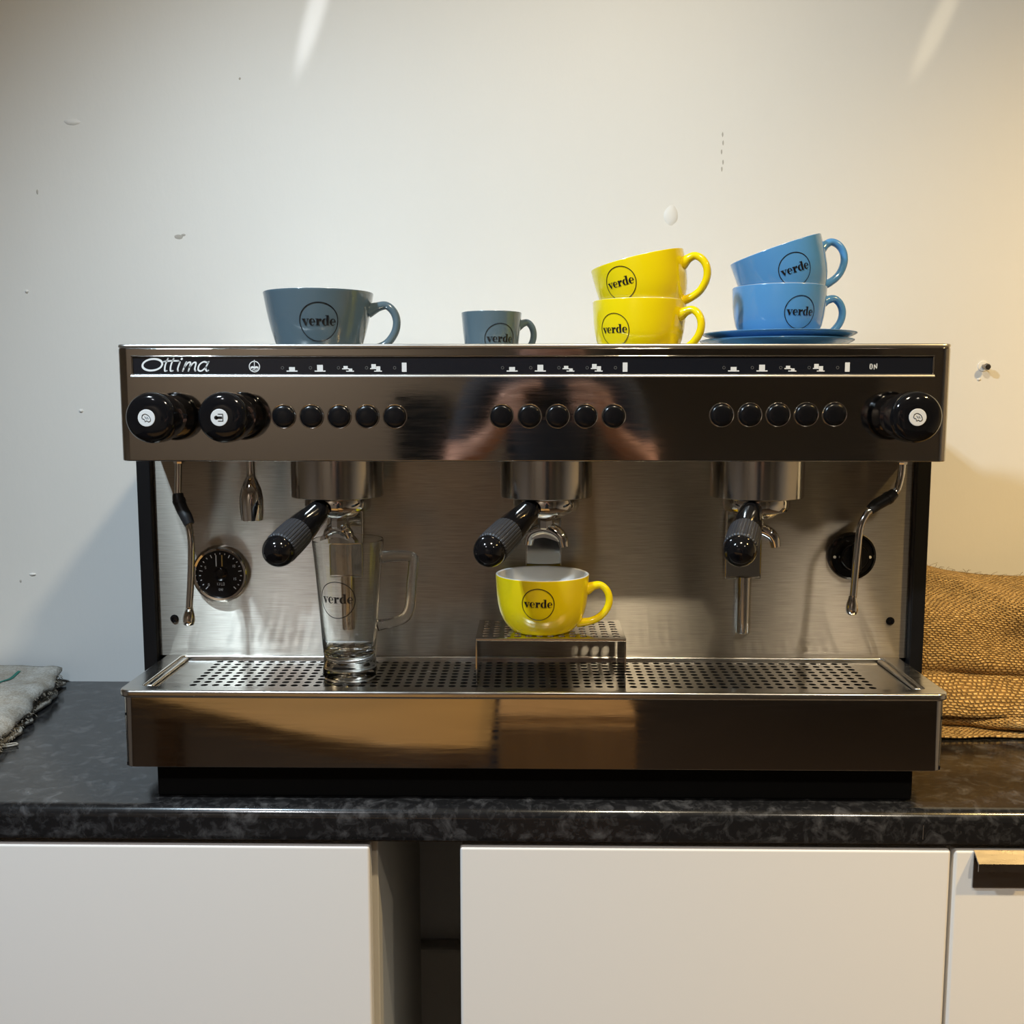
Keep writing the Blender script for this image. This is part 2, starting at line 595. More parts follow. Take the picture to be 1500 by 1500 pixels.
# paint flaws on the wall
def blob(cx, cz, rx, rz, dep, seed, name, m):
    V, F = [], []
    rings, seg = 5, 18
    V.append((cx, WY - dep, cz))
    for i in range(1, rings + 1):
        t = i / rings
        for k in range(seg):
            a = 2 * pi * k / seg
            q = 1 + 0.25 * noise.noise(Vector((cos(a) * 1.3 + seed, sin(a) * 1.3, seed)))
            V.append((cx + rx * t * q * cos(a), WY - dep * (1 - t ** 3) + 0.0002, cz + rz * t * q * sin(a)))
    for k in range(seg):
        F.append((0, 1 + k, 1 + (k + 1) % seg))
    for i in range(rings - 1):
        for k in range(seg):
            k2 = (k + 1) % seg
            F.append((1 + i * seg + k, 1 + (i + 1) * seg + k, 1 + (i + 1) * seg + k2, 1 + i * seg + k2))
    return meshobj(name, (V, F), m, wall, smooth=180)


M['scuff'] = mat('scuff_grey', (0.46, 0.44, 0.41), 0.8)
blob(0.2104, 1.6224, 0.011, 0.015, 0.0025, 1.0, 'paint_blister', M['wall'])
blob(-0.690, 1.762, 0.013, 0.005, 0.002, 2.0, 'paint_blister', M['wall'])
blob(-0.5349, 1.5931, 0.008, 0.004, 0.0006, 3.0, 'scuff', M['scuff'])
blob(-0.528, 1.5958, 0.004, 0.002, 0.0006, 5.0, 'scuff', M['scuff'])
blob(-0.4352, 1.8235, 0.0018, 0.0018, 0.001, 5.0, 'scuff', M['scuff'])
blob(-0.748, 1.66, 0.0016, 0.004, 0.001, 6.0, 'scuff', M['scuff'])
blob(-0.772, 1.512, 0.003, 0.0025, 0.003, 7.0, 'paint_blister', M['wall'])
blob(-0.697, 1.33, 0.0035, 0.003, 0.0025, 8.0, 'paint_blister', M['wall'])
blob(-0.806, 1.062, 0.002, 0.0025, 0.001, 4.0, 'scuff', M['scuff'])
blob(-0.786, 1.073, 0.006, 0.0025, 0.0025, 9.0, 'paint_blister', M['wall'])
blob(0.683, 1.378, 0.003, 0.0025, 0.002, 9.5, 'paint_blister', M['wall'])
for (sx, sz) in ((0.285, 1.74), (0.286, 1.728), (0.284, 1.715), (0.2865, 1.70), (0.285, 1.69)):
    blob(sx, sz, 0.0015, 0.0045, 0.0004, sz * 9, 'scuff', M['scuff'])

nail = thing('wall_plug', 'small grey metal fixing sticking out of the wall right of the machine', 'wall fixing', (0.688, WY, 1.398))
meshobj('collar', lathe([(0.0085, 0), (0.008, 0.001), (0.006, 0.0016)], 20, axis_xf((0.688, WY, 1.398), TOCAM)), M['wall'], nail, smooth=40)
meshobj('screw_head', lathe([(0.003, 0), (0.003, 0.011), (0.0052, 0.012), (0.0052, 0.015), (0.004, 0.017), (0.0014, 0.0172)], 16, axis_xf((0.688, WY, 1.398), (0.02, -1, -0.1))), M['handle_metal'], nail, smooth=40)

# ------------------------------------------------------------------ worktop and cupboards
wt = thing('worktop', 'long black stone-effect worktop with rounded front edge', 'worktop', (0, 0.25, 0.86))
bm = bmesh.new()
prof = []
FY = -0.004
for k in range(9):
    a = pi / 2 + (pi / 2) * k / 8
    prof.append((FY + 0.013 + 0.013 * cos(a), WT - 0.013 + 0.013 * sin(a)))
prof += [(FY, 0.868), (FY + 0.002, 0.862), (FY + 0.006, 0.8600), (WY - 0.0005, 0.8600), (WY - 0.0005, WT)]
V, F = [], []
for x in (-1.6, 1.7):
    V += [(x, y, z) for y, z in prof]
n = len(prof)
for k in range(n):
    F.append((k, (k + 1) % n, n + (k + 1) % n, n + k))
F += [tuple(range(n)), tuple(range(n, 2 * n))]
meshobj('slab', (V, F), M['laminate'], wt, smooth=30)
meshobj('underside_strip', box(-1.6, 1.7, 0.003, 0.016, 0.8586, 0.8604), M['chip'], wt)
meshobj('joint_line', box(0.4307, 0.4313, FY - 0.0003, FY + 0.002, 0.868, 0.884), M['chip'], wt)


def cupboard(x0, x1, d0, d1, label, handle=None):
    t = thing('base_cabinet', label, 'cabinet', ((x0 + x1) / 2, 0.26, 0.0), 'white base cupboards')
    s = 0.016
    meshobj('side_panel', box(x0, x0 + s, 0.021, WY - 0.04, 0.10, 0.8575, 0.0008, 1), M['carcass'], t)
    meshobj('side_panel', box(x1 - s, x1, 0.021, WY - 0.04, 0.10, 0.8575, 0.0008, 1), M['carcass'], t)
    meshobj('base_panel', box(x0 + s, x1 - s, 0.023, WY - 0.04, 0.10, 0.116), M['carcass'], t)
    meshobj('back_panel', box(x0 + s, x1 - s, WY - 0.05, WY - 0.043, 0.116, 0.8575), M['carcass'], t)
    meshobj('top_rail', box(x0 + s, x1 - s, 0.023, 0.14, 0.840, 0.8575), M['carcass'], t)
    meshobj('plinth', box(x0, x1, 0.08, 0.096, 0.0, 0.10), M['cabinet'], t)
    d = meshobj('door', box(d0, d1, 0.001, 0.019, 0.13, 0.8535, 0.0035, 4), M['cabinet'], t, smooth=40)
    if handle:
        h0, h1 = handle
        V, F = [], []
        # folded metal pull: back plate on the door face, lip turned forward and down at the top
        pts = [(y - 0.019, z + 0.0085) for y, z in ((0.0196, 0.8035), (0.0178, 0.8035), (0.0178, 0.8430), (0.0070, 0.8345), (0.0070, 0.8270), (0.0056, 0.8270), (0.0056, 0.8360), (0.0190, 0.8460), (0.0196, 0.8460))]
        for x in (h0, h1):
            V += [(x, y, z) for y, z in pts]
        n = len(pts)
        for k in range(n):
            F.append((k, (k + 1) % n, n + (k + 1) % n, n + k))
        F += [tuple(range(n)), tuple(range(n, 2 * n))]
        hd = meshobj('handle', (V, F), M['handle_metal'], d)
        hd['label'] = 'folded grey metal pull'
    return t


cupboard(-0.785, -0.1740, -0.783, -0.1802, 'white base cupboard left of the open gap, no handle showing')
cupboard(-0.0782, 0.4668, -0.0792, 0.4650, 'widest white base cupboard under the coffee machine, right of the gap')
cupboard(0.4678, 1.02, 0.4693, 1.018, 'white base cupboard with folded metal pull under the hessian sack', (0.4895, 0.552))

# ------------------------------------------------------------------ flat marks (print)
def poly_vf(polys):
    """polys: list of [outer, hole, hole ...] in 2D -> triangles"""
    V, F = [], []
    for loops in polys:
        if not isinstance(loops[0][0], (tuple, list)):
            loops = [loops]
        vs = [[Vector((p[0], p[1], 0)) for p in lp] for lp in loops]
        flat = [p for lp in vs for p in lp]
        n = len(V)
        V += [(p.x, p.y) for p in flat]
        for t in tessellate_polygon(vs):
            F.append(tuple(n + i for i in t))
    return V, F


def ell(cx, cy, rx, ry, n=28, a0=0, a1=2 * pi):
    return [(cx + rx * cos(a0 + (a1 - a0) * k / n), cy + ry * sin(a0 + (a1 - a0) * k / n)) for k in range(n + (0 if abs(a1 - a0 - 2 * pi) < 1e-6 else 1))]


def ringp(cx, cy, r, w, n=64):
    """a thin circle line as quads"""
    return [[(cx + (r - w) * cos(a), cy + (r - w) * sin(a)), (cx + r * cos(a), cy + r * sin(a)), (cx + r * cos(b), cy + r * sin(b)), (cx + (r - w) * cos(b), cy + (r - w) * sin(b))]
            for a, b in ((2 * pi * k / n, 2 * pi * (k + 1) / n) for k in range(n))]


def stroke(pts, w, closed=False, n=6, smooth=True, caps=True):
    """ribbon along a 2D path as quads with round ends"""
    if not smooth and len(pts) > 2:          # straight strokes: one ribbon a segment, round joints
        return [q for a, b in zip(pts, pts[1:]) for q in stroke([a, b], w, smooth=False)]
    P = [Vector((p[0], p[1], 0)) for p in pts]
    if smooth and len(P) > 2:
        if closed:
            P = P + [P[0]]
        P = catmull(P, n)
    out = []
    L_, R_ = [], []
    for i, p in enumerate(P):
        t = (P[min(i + 1, len(P) - 1)] - P[max(i - 1, 0)])
        if closed and i in (0, len(P) - 1):
            t = P[1] - P[-2]
        t.normalize()
        nn = Vector((-t.y, t.x, 0)) * (w / 2)
        L_.append(p + nn); R_.append(p - nn)
    for i in range(len(P) - 1):
        out.append([(L_[i].x, L_[i].y), (R_[i].x, R_[i].y), (R_[i + 1].x, R_[i + 1].y), (L_[i + 1].x, L_[i + 1].y)])
    if caps and not closed:
        out.append(ell(P[0].x, P[0].y, w / 2, w / 2, 10)); out.append(ell(P[-1].x, P[-1].y, w / 2, w / 2, 10))
    return out


def verde_polys():
    """heavy serif lower-case word, x-height 100, returns polygons and width"""
    def e(x):
        outer, inner = [], []
        n = 30
        for k in range(n + 1):
            a = R(4) + (R(322) - R(4)) * k / n
            t = k / n
            outer.append((x + 46 + 46 * cos(a), 50 + 53 * sin(a)))
            rx = 20 + (14 if t > 0.85 else 0) * (t - 0.85) / 0.15
            inner.append((x + 52 + rx * cos(a), 50 + 44 * sin(a)))
        out = []
        for k in range(n):
            out.append([outer[k], outer[k + 1], inner[k + 1], inner[k]])
        out.append([(x + 28, 46), (x + 92, 46), (x + 92, 55), (x + 28, 55)])
        return out
    P = []
    x = 0
    P += [[(x, 91), (x + 56, 91), (x + 56, 100), (x, 100)], [(x + 6, 93), (x + 44, 93), (x + 70, 26), (x + 61, -3), (x + 47, -3)], [(x + 54, -3), (x + 61, -3), (x + 97, 93), (x + 87, 93)], [(x + 72, 91), (x + 112, 91), (x + 112, 100), (x + 72, 100)]]
    x += 108
    P += e(x)
    x += 98
    P += [[(x, 91), (x + 50, 91), (x + 50, 100), (x, 100)], [(x + 15, 0), (x + 50, 0), (x + 50, 100), (x + 15, 100)], [(x, 0), (x + 66, 0), (x + 66, 9), (x, 9)], ell(x + 74, 83, 19, 18, 16), [(x + 50, 55), (x + 58, 78), (x + 74, 92), (x + 70, 101), (x + 56, 94), (x + 50, 80)]]
    x += 98
    o, i_ = ell(x + 46, 50, 46, 53, 36), ell(x + 55, 50, 20, 44, 36)
    for k in range(36):
        j = (k + 1) % 36
        P.append([o[k], o[j], i_[j], i_[k]])
    P += [[(x + 66, 0), (x + 101, 0), (x + 101, 152), (x + 66, 152)], [(x + 48, 143), (x + 70, 143), (x + 70, 152), (x + 48, 152)], [(x + 98, 0), (x + 114, 0), (x + 114, 9), (x + 98, 9)]]
    x += 118
    P += e(x)
    x += 92
    return P, x


VP, VW = verde_polys()


def logo_polys(diam, off=(0, 0)):
    s = diam * 0.86 / VW
    P = [[((p[0] - VW / 2) * s + off[0], (p[1] - 52) * s + off[1]) for p in q] for q in VP]
    return P + ringp(off[0], off[1], diam / 2, diam * 0.022, 72)


def plane_marks(name, polys, x, y, z, m, parent, tilt=0.0):
    V2, F = poly_vf(polys)
    V = [Vector((x + a, y, z + b)) for a, b in V2]
    return meshobj(name, (V, F), m, parent)


# ------------------------------------------------------------------ espresso machine
mach = thing('espresso_machine', 'wide stainless steel three-group espresso machine with black knobs on the worktop', 'espresso machine', (0, 0.25, WT))
HY, PY = 0.040, 0.160
HZ0, HZ1, DECK = 1.281, 1.409, 1.394
HX = 0.458
# chassis
meshobj('plinth', box(-0.4255, 0.4295, 0.028, 0.43, WT, 0.9445, 0.002), M['black_matt'], mach)  # solid black box standing in for the feet and the shadow around them
meshobj('rear_housing', box(-0.464, 0.464, PY + 0.004, 0.470, 0.9445, 1.280), M['black_paint'], mach)
for s in (-1, 1):
    x0, x1 = sorted((s * 0.4655, s * 0.4825))
    meshobj('side_panel', box(x0, x1, 0.150, 0.474, 0.9445, DECK - 0.002, 0.0015), M['black_paint'], mach)
bp = meshobj('back_splash', box(-0.465, 0.465, PY, PY + 0.003, 1.030, 1.284), M['steel_panel'], mach, uvf=lambda v, i: (v.z * 4, v.x * 4 + v.y))
bp['label'] = 'brushed steel rear panel'
for x in (-0.4454, 0.4439):
    meshobj('bolt', lathe([(0.0052, 0), (0.0052, 0.0010), (0.0040, 0.0024), (0.0022, 0.0026), (0.0020, 0.0012)], 16, axis_xf((x, PY, 1.0765), TOCAM)), M['black_gloss'], bp, smooth=40)

# upper housing: hood with rounded corners, cup deck on top
outer = rrect(-HX, HX, HY, 0.470, (0.013, 0.013, 0.004, 0.004))
inner = rrect(-HX + 0.006, HX - 0.006, HY + 0.006, 0.464, (0.008, 0.008, 0.002, 0.002))
hood = meshobj('hood', ring_prism(outer, inner, HZ0, HZ1 - 0.0036, 0.0016, 3), M['steel_front'], mach, smooth=40)
hood['label'] = 'satin steel control hood'
meshobj('top_rim', ring_prism(rrect(-HX - 0.0004, HX + 0.0004, HY - 0.0004, 0.4704, (0.0134, 0.0134, 0.0044, 0.0044)), rrect(-HX + 0.0064, HX - 0.0064, HY + 0.0064, 0.4636, (0.0076, 0.0076, 0.0016, 0.0016)), 1.4052, 1.4096, 0.0021, 4), M['steel_soft'], mach, smooth=40)
meshobj('cup_deck', box(-HX + 0.0065, HX - 0.0065, HY + 0.0065, 0.4635, DECK - 0.004, DECK), M['steel_bright'], mach)
meshobj('hood_underside', box(-HX + 0.0065, HX - 0.0065, HY + 0.0065, PY - 0.001, HZ0 + 0.002, HZ0 + 0.005), M['steel_tray'], mach)

# printed strip with raised frame
SX0, SX1, SZ0, SZ1 = -0.4380, 0.4345, 1.3768, 1.3955
fr = []
fw = 0.0022
for (a, b, c, d) in ((SX0 - fw, SX1 + fw, SZ1, SZ1 + fw * 0.7), (SX0 - fw * 0.7, SX0, SZ0, SZ1), (SX1, SX1 + fw * 0.8, SZ0, SZ1)):
    fr.append(box(a, b, HY - 0.0022, HY + 0.001, c, d, 0.0008, 3))
fr.append(box(SX0 - fw, SX1 + fw, HY - 0.0036, HY + 0.001, SZ0 - 0.0034, SZ0, 0.0030, 6, lambda e: all(v.co.y < HY and v.co.z > SZ0 - 0.001 for v in e.verts) and abs(e.verts[0].co.x - e.verts[1].co.x) > 0.1))
meshobj('label_frame', join(*fr[:3]), M['steel_front'], mach, smooth=40)
meshobj('label_ledge', fr[3], M['steel_soft'], mach, smooth=40)
strip = meshobj('label_strip', box(SX0, SX1, HY - 0.0006, HY + 0.001, SZ0, SZ1), M['label_black'], mach)
strip['label'] = 'black printed strip with script lettering and cup symbols'
SY = HY - 0.0009
# script lettering: Ottima
def shear(polys, k=0.28, s=1.0, ox=0, oz=0):
    return [[((p[0] + k * p[1]) * s + ox, p[1] * s + oz) for p in q] for q in polys]
W = 10
ot = []
ot += stroke([(78 + 62 * cos(a), 42 + 36 * sin(a)) for a in [2 * pi * k / 14 for k in range(14)]], W + 2, closed=True)
ot += stroke([(166, 80), (160, 40), (166, 6), (178, 4)], W) + stroke([(202, 80), (196, 40), (202, 6), (216, 4)], W) + stroke([(146, 62), (190, 66), (236, 66)], W)
ot += stroke([(248, 58), (244, 20), (250, 4)], W) + [ell(254, 78, 7, 7, 12)]
ot += stroke([(280, 4), (286, 50), (288, 58)], W) + stroke([(284, 26), (300, 54), (316, 52), (316, 4)], W) + stroke([(317, 26), (334, 54), (350, 52), (352, 18), (360, 4)], W)
ot += stroke([(424, 54), (396, 60), (374, 40), (376, 10), (398, 4), (420, 26)], W) + stroke([(428, 60), (420, 22), (430, 4), (440, 6)], W)
sc = 0.0808 / 462
plane_marks('script_lettering', shear(ot, 0.30, sc, -0.4295 - 0.003, 1.3792 + 0.0005), 0, SY, 0, M['print_white'], strip)
# round emblem
lg = ringp(0, 0, 0.0062, 0.0010, 40) + [[(-0.0004, 0.0), (0.0004, 0.0), (0.0004, 0.0072), (-0.0004, 0.0072)]]
lg += [[(-0.0044, -0.0002), (-0.002, 0.0006), (0.0, -0.0002), (0.002, 0.0006), (0.0044, -0.0002), (0.0044, -0.0026), (0.002, -0.0018), (0, -0.0026), (-0.002, -0.0018), (-0.0044, -0.0026)]]
lg += stroke([(-0.0032, -0.0040), (-0.001, -0.0034), (0.001, -0.0040), (0.0032, -0.0034)], 0.0008)
plane_marks('emblem', lg, -0.3042, SY, 1.3850, M['print_white'], strip)


def rect(x0, x1, y0, y1): return [(x0, y0), (x1, y0), (x1, y1), (x0, y1)]


def icons(x0):
    """five dose symbols, pitch 30.8 mm; x0 = middle of the first"""
    sym = [
        [rect(-6, 6, -3.2, -1.9), rect(-3.2, 3.2, -1.9, 1.8)],
        [rect(-6, 6, -3.2, -1.9), rect(-3.2, 3.2, -1.9, 4.2)],
        [rect(-6.5, 1.2, -0.6, 0.5), rect(-5, -0.3, 0.5, 3.0), rect(-2.2, 6.4, -3.2, -2.1), rect(0.6, 4.6, -2.1, -0.4), rect(1.2, 4.6, -0.4, 0.2)],
        [rect(-6.5, 0.2, -0.4, 0.7), rect(-5.2, -0.2, 0.7, 5.0), rect(-2.2, 6.4, -3.2, -2.1), rect(0.1, 4.6, -2.1, 2.6)],
        [rect(-2.6, 2.6, -3.4, 6.6)]]
    for k, q in enumerate(sym):
        x = x0 + k * 0.0308
        plane_marks('dose_symbol', [[(a * 1e-3, b * 1e-3) for a, b in p] for p in q], x, SY, 1.3826, M['print_white'], strip)
        plane_marks('indicator_dot', ringp(0, 0, 0.0017, 0.0005, 16), x - 0.0105, SY, 1.3836, M['print_dim'], strip)


for x0 in (-0.2629, -0.0216, 0.2196):
    icons(x0)
plane_marks('on_lettering', [[(a * 1.25e-3, b * 1.25e-3) for a, b in q] for q in
            stroke([(0.4, -2), (0.4, 2), (2.2, 2), (2.2, -2), (0.4, -2)], 0.8, smooth=False) + stroke([(4, -2.4), (4, 2), (6.2, -2), (6.2, 2.4)], 0.7, smooth=False)],
            0.3668, SY, 1.3848, M['print_white'], strip)

# dose buttons
bz = [(0.0136, 0), (0.0136, 0.0016), (0.0131, 0.0026), (0.0124, 0.0024), (0.0121, 0.0004)]
bb = [(0.0122, 0), (0.0122, 0.0026), (0.0116, 0.0040), (0.0098, 0.0050), (0.006, 0.0055), (0.002, 0.0057)]
first = None
for x0, zz in ((-0.2733, 1.3306), (-0.0330, 1.3310), (0.2079, 1.3322)):
    for k in range(5):
        x = x0 + k * 0.03072
        z = zz + (0.0002 * k if x0 > 0.1 else 0)
        if first is None:
            first = meshobj('dose_button', lathe(bb, 28, axis_xf((x, HY, z), TOCAM)), M['black_satin'], mach, smooth=60)
            first['label'] = 'round black push button'
            firstr = meshobj('button_ring', lathe(bz, 28, axis_xf((x, HY, z), TOCAM), cap0=False, cap1=False), M['steel_bright'], first, smooth=60)
            bc, bf = WLOC[first.name].copy(), Vector((x, HY, z))
        else:
            d = Vector((x, HY, z)) - bf
            o = first.copy(); C.objects.link(o); o.parent = mach
            WLOC[o.name] = bc + d
            o.location = bc + d - WLOC[mach.name]
            r = firstr.copy(); C.objects.link(r); r.parent = o
            r.location = firstr.location

# tap knobs with white badges
def knob(x, z, kind):
    prof = [(0.0225, 0.000), (0.0235, 0.008), (0.0240, 0.020), (0.0246, 0.0205), (0.0246, 0.0235), (0.0262, 0.0245), (0.0270, 0.027), (0.0270, 0.046), (0.0262, 0.0505), (0.0240, 0.0535), (0.0200, 0.0555), (0.0130, 0.0566), (0.0100, 0.0567)]
    k = meshobj('steam_knob' if kind != 'tap' else 'water_knob', lathe(prof, 56, axis_xf((x, HY, z), TOCAM)), M['black_gloss'], mach, smooth=50)
    yb = HY - 0.0567
    V, F = lathe([(0.0090, 0.0), (0.0090, 0.0008), (0.0084, 0.0011)], 32, axis_xf((x - 0.0018, yb, z), TOCAM))
    bd = meshobj('badge', (V, F), M['badge'], k, smooth=40)
    s = 1e-3
    if kind == 'tap':
        q = [rect(-1.0, 4.0, -4.0, 4.0)] + [ell(-3, 0, 2.2, 2.0, 14), rect(-3, 3.2, -1.2, 1.2)]
        plane_marks('badge_symbol', [[(a * s, b * s) for a, b in p] for p in stroke([(-1, -3.6), (4, -3.6), (4, 3.6), (-1, 3.6)], 0.7, smooth=False) + q[1:]], x - 0.0018, yb - 0.0014, z, M['print_black'], bd)
    else:
        q = stroke([(-4, 2.8), (-1, 4.2), (3, 2), (4.6, -2.4), (2.2, -4), (0.6, -2.8), (-1.2, -3.8), (-2, -1.6), (-4.4, -0.4), (-4, 2.8)], 0.6, n=4) + stroke([(-1.5, 1.5), (0.5, -1)], 0.5) + stroke([(0.8, 1.2), (2.2, -1)], 0.5)
        plane_marks('badge_symbol', [[(a * s, b * s) for a, b in p] for p in q], x - 0.0018, yb - 0.0014, z, M['print_black'], bd)
    return k


knob(-0.4028, 1.3300, 'steam')
knob(-0.3260, 1.3305, 'tap')
knob(0.4018, 1.3310, 'steam')

# drip tray: front box, rim, basin, perforated grate
TX = 0.4565
dt = meshobj('drip_tray', ring_prism(rrect(-TX + 0.0035, TX - 0.0035, 0.0030, 0.1585, (0.012, 0.012, 0.002, 0.002)), rrect(-TX + 0.006, TX - 0.006, 0.0055, 0.156, (0.010, 0.010, 0.001, 0.001)), 0.9430, 1.0235, 0.0010, 2), M['steel_front'], mach, smooth=40)
dt['label'] = 'steel drip tray with mirror-like front'
meshobj('tray_floor', box(-TX + 0.0062, TX - 0.0062, 0.0057, 0.1558, 0.9440, 0.9480), M['black_paint'], dt)
meshobj('tray_rim', ring_prism(rrect(-TX, TX, 0.0, 0.1595, (0.014, 0.014, 0.002, 0.002)), rrect(-0.4335, 0.4335, 0.0200, 0.1540, (0.004,) * 4), 1.0225, 1.0312, 0.0028, 4), M['steel_tray'], dt, smooth=40)
for s in (-1, 1):
    a, b_ = sorted((s * 0.4335, s * 0.4260))
    meshobj('tray_lip', box(a, b_, 0.026, 0.150, 1.0255, 1.0300, 0.0018, 3), M['steel_bright'], dt, smooth=40)
meshobj('grate', perforated(-0.4255, 0.4255, 0.0205, 0.1535, 61, 9, 0.0042, 1.0248, 1.0262, (0.0345, 0.0345, 0.0130, 0.0045)), M['steel_tray'], dt)
meshobj('tray_well', box(-TX + 0.0062, TX - 0.0062, 0.0057, 0.1558, 1.0012, 1.0040), M['black_matt'], dt)

# pressure gauge
gx, gz = -0.3840, 1.1342
ga = meshobj('pressure_gauge', lathe([(0.0355, 0), (0.0360, 0.003), (0.0350, 0.008), (0.0325, 0.0105), (0.0300, 0.0100), (0.0292, 0.0075), (0.0288, 0.0050)], 56, axis_xf((gx, PY, gz), TOCAM)), M['chrome'], mach, smooth=40)
ga['label'] = 'round black dial gauge in a chrome ring'
dial = meshobj('dial', lathe([(0.0294, 0.004), (0.0294, 0.0062)], 48, axis_xf((gx, PY, gz), TOCAM)), M['black_satin'], ga)
tk = []
for k in range(21):
    a = R(225 - 270 * k / 20)
    r0, r1 = (0.0225 if k % 4 == 0 else 0.0245), 0.0265
    w = 0.0005
    ca, sa = cos(a), sin(a)
    tk.append([(r0 * ca - w * sa, r0 * sa + w * ca), (r1 * ca - w * sa, r1 * sa + w * ca), (r1 * ca + w * sa, r1 * sa - w * ca), (r0 * ca + w * sa, r0 * sa - w * ca)])
DG = {'0': [(0, 0), (2, 0), (2, 4), (0, 4), (0, 0)], '1': [(1, 0), (1, 4)], '5': [(0, 0), (2, 0), (2, 2), (0, 2), (0, 4), (2, 4)], '2': [(2, 0), (0, 0), (0, 2), (2, 2), (2, 4), (0, 4)], 'K': [(0, 4), (0, 0), (0, 2), (2, 4), (0, 2), (2, 0)], 'I': [(0.5, 0), (0.5, 4)], 'L': [(0, 4), (0, 0), (2, 0)], 'O': [(0, 0), (2, 0), (2, 4), (0, 4), (0, 0)],
      'C': [(2, 0), (0, 0), (0, 4), (2, 4)], 'M': [(0, 0), (0, 4), (1, 2), (2, 4), (2, 0)]}


def word(txt, s, cx, cy, w=0.55):
    out = []
    x = 0
    for ch in txt:
        out += stroke([(a + x, b) for a, b in DG[ch]], w, smooth=False)
        x += 3
    tw = x - 1
    return [[((a - tw / 2) * s + cx, (b - 2) * s + cy) for a, b in q] for q in out]


tk += word('0', 0.0007, -0.0150, -0.0135) + word('5', 0.0007, -0.0185, 0.008) + word('10', 0.0007, 0.0165, 0.0100) + word('15', 0.0007, 0.0175, -0.0060)
tk += word('KILO', 0.0008, 0, -0.0125) + word('CM2', 0.0006, 0.0, -0.0195)
tk += [rect(-0.0056, -0.0044, 0.0095, 0.0235)]
plane_marks('dial_print', tk, gx, PY - 0.0064, gz, M['print_white'], ga)
plane_marks('dial_mark', [rect(0.0015, 0.0030, 0.0095, 0.0235)], gx, PY - 0.0064, gz, M['print_ochre'], ga)
meshobj('needle_hub', lathe([(0.0085, 0.006), (0.0085, 0.0075), (0.007, 0.0085), (0.003, 0.009)], 28, axis_xf((gx, PY, gz), TOCAM)), M['black_gloss'], ga, smooth=40)

# rotary switch behind the right wand
sx, sz = 0.3925, 1.1583
sw = meshobj('rotary_switch', lathe([(0.0292, 0), (0.0296, 0.004), (0.0285, 0.0075), (0.0262, 0.0082), (0.0250, 0.006), (0.0180, 0.006), (0.0172, 0.016), (0.0150, 0.0185), (0.006, 0.0190)], 48, axis_xf((sx, PY, sz), TOCAM)), M['black_gloss'], mach, smooth=40)
meshobj('grip_bar', box(sx - 0.006, sx + 0.006, PY - 0.026, PY - 0.017, sz - 0.017, sz + 0.017, 0.003, 3), M['black_gloss'], sw, smooth=40)
for dx in (-0.0215, 0.0215):
    meshobj('position_dot', lathe([(0.0018, 0), (0.0018, 0.0006)], 14, axis_xf((sx + dx, PY - 0.0062, sz - 0.001), TOCAM)), M['print_white'], sw)

# steam wands
def wand(pts_a, grip, pts_b, tip, tipdir):
    w = meshobj('steam_wand', tube(pts_b, 0.0040, 14, 8), M['chrome'], mach, smooth=180)
    meshobj('upper_pipe', tube(pts_a, 0.0042, 14, 8), M['chrome'], w, smooth=180)
    meshobj('collar_nut', lathe([(0.0062, -0.008), (0.0066, -0.006), (0.0066, 0.004), (0.0055, 0.006)], 8, axis_xf(pts_a[0], (0, 0, 1))), M['chrome'], w)
    g = meshobj('rubber_grip', tube(grip, [0.0060, 0.0070, 0.0070, 0.0070, 0.0060], 16, 8), M['rubber'], w, smooth=50)
    meshobj('grip_band', tube([grip[1], (Vector(grip[1]) * 0.6 + Vector(grip[2]) * 0.4)], 0.0076, 16, 2, smooth=False), M['rubber'], w, smooth=50)
    meshobj('steam_tip', lathe([(0.0028, 0), (0.0058, 0.0015), (0.0070, 0.006), (0.0066, 0.012), (0.0048, 0.018), (0.0042, 0.0215)], 18, axis_xf(tip, tipdir)), M['chrome'], w, smooth=50)
    return w


wand([(-0.4106, 0.095, 1.2830), (-0.4112, 0.094, 1.2620), (-0.4120, 0.092, 1.2360)],
     [(-0.4120, 0.092, 1.2400), (-0.4110, 0.091, 1.2330), (-0.4070, 0.089, 1.2230), (-0.4010, 0.086, 1.2130), (-0.3970, 0.084, 1.2050)],
     [(-0.3985, 0.0845, 1.2080), (-0.3960, 0.082, 1.1960), (-0.3945, 0.080, 1.1800), (-0.3955, 0.078, 1.1450), (-0.3985, 0.076, 1.1040)],
     (-0.3995, 0.0755, 1.0865), (0.05, 0.1, 1))
wand([(0.4254, 0.092, 1.2830), (0.4248, 0.092, 1.2640), (0.4205, 0.090, 1.2470), (0.4150, 0.088, 1.2405)],
     [(0.4170, 0.089, 1.2420), (0.4110, 0.087, 1.2375), (0.4030, 0.085, 1.2330), (0.3950, 0.083, 1.2290), (0.3880, 0.082, 1.2235)],
     [(0.3920, 0.0825, 1.2265), (0.3830, 0.080, 1.2185), (0.3760, 0.078, 1.2030), (0.3735, 0.077, 1.1750), (0.3700, 0.076, 1.1180)],
     (0.3690, 0.0755, 1.1020), (0.03, 0.02, 1))
hw = meshobj('water_spout', lathe([(0.0108, 1.2090), (0.0124, 1.2093), (0.0133, 1.2220), (0.0134, 1.2350), (0.0118, 1.2450), (0.0080, 1.2540), (0.0052, 1.2600), (0.0048, 1.2700), (0.0048, 1.2835)], 28, Matrix.Translation((-0.3255, 0.090, 0)), cap0=False), M['chrome'], mach, smooth=50)
meshobj('spout_insert', lathe([(0.0105, 1.2110), (0.0100, 1.2230)], 20, Matrix.Translation((-0.3255, 0.090, 0))), M['black_matt'], hw)

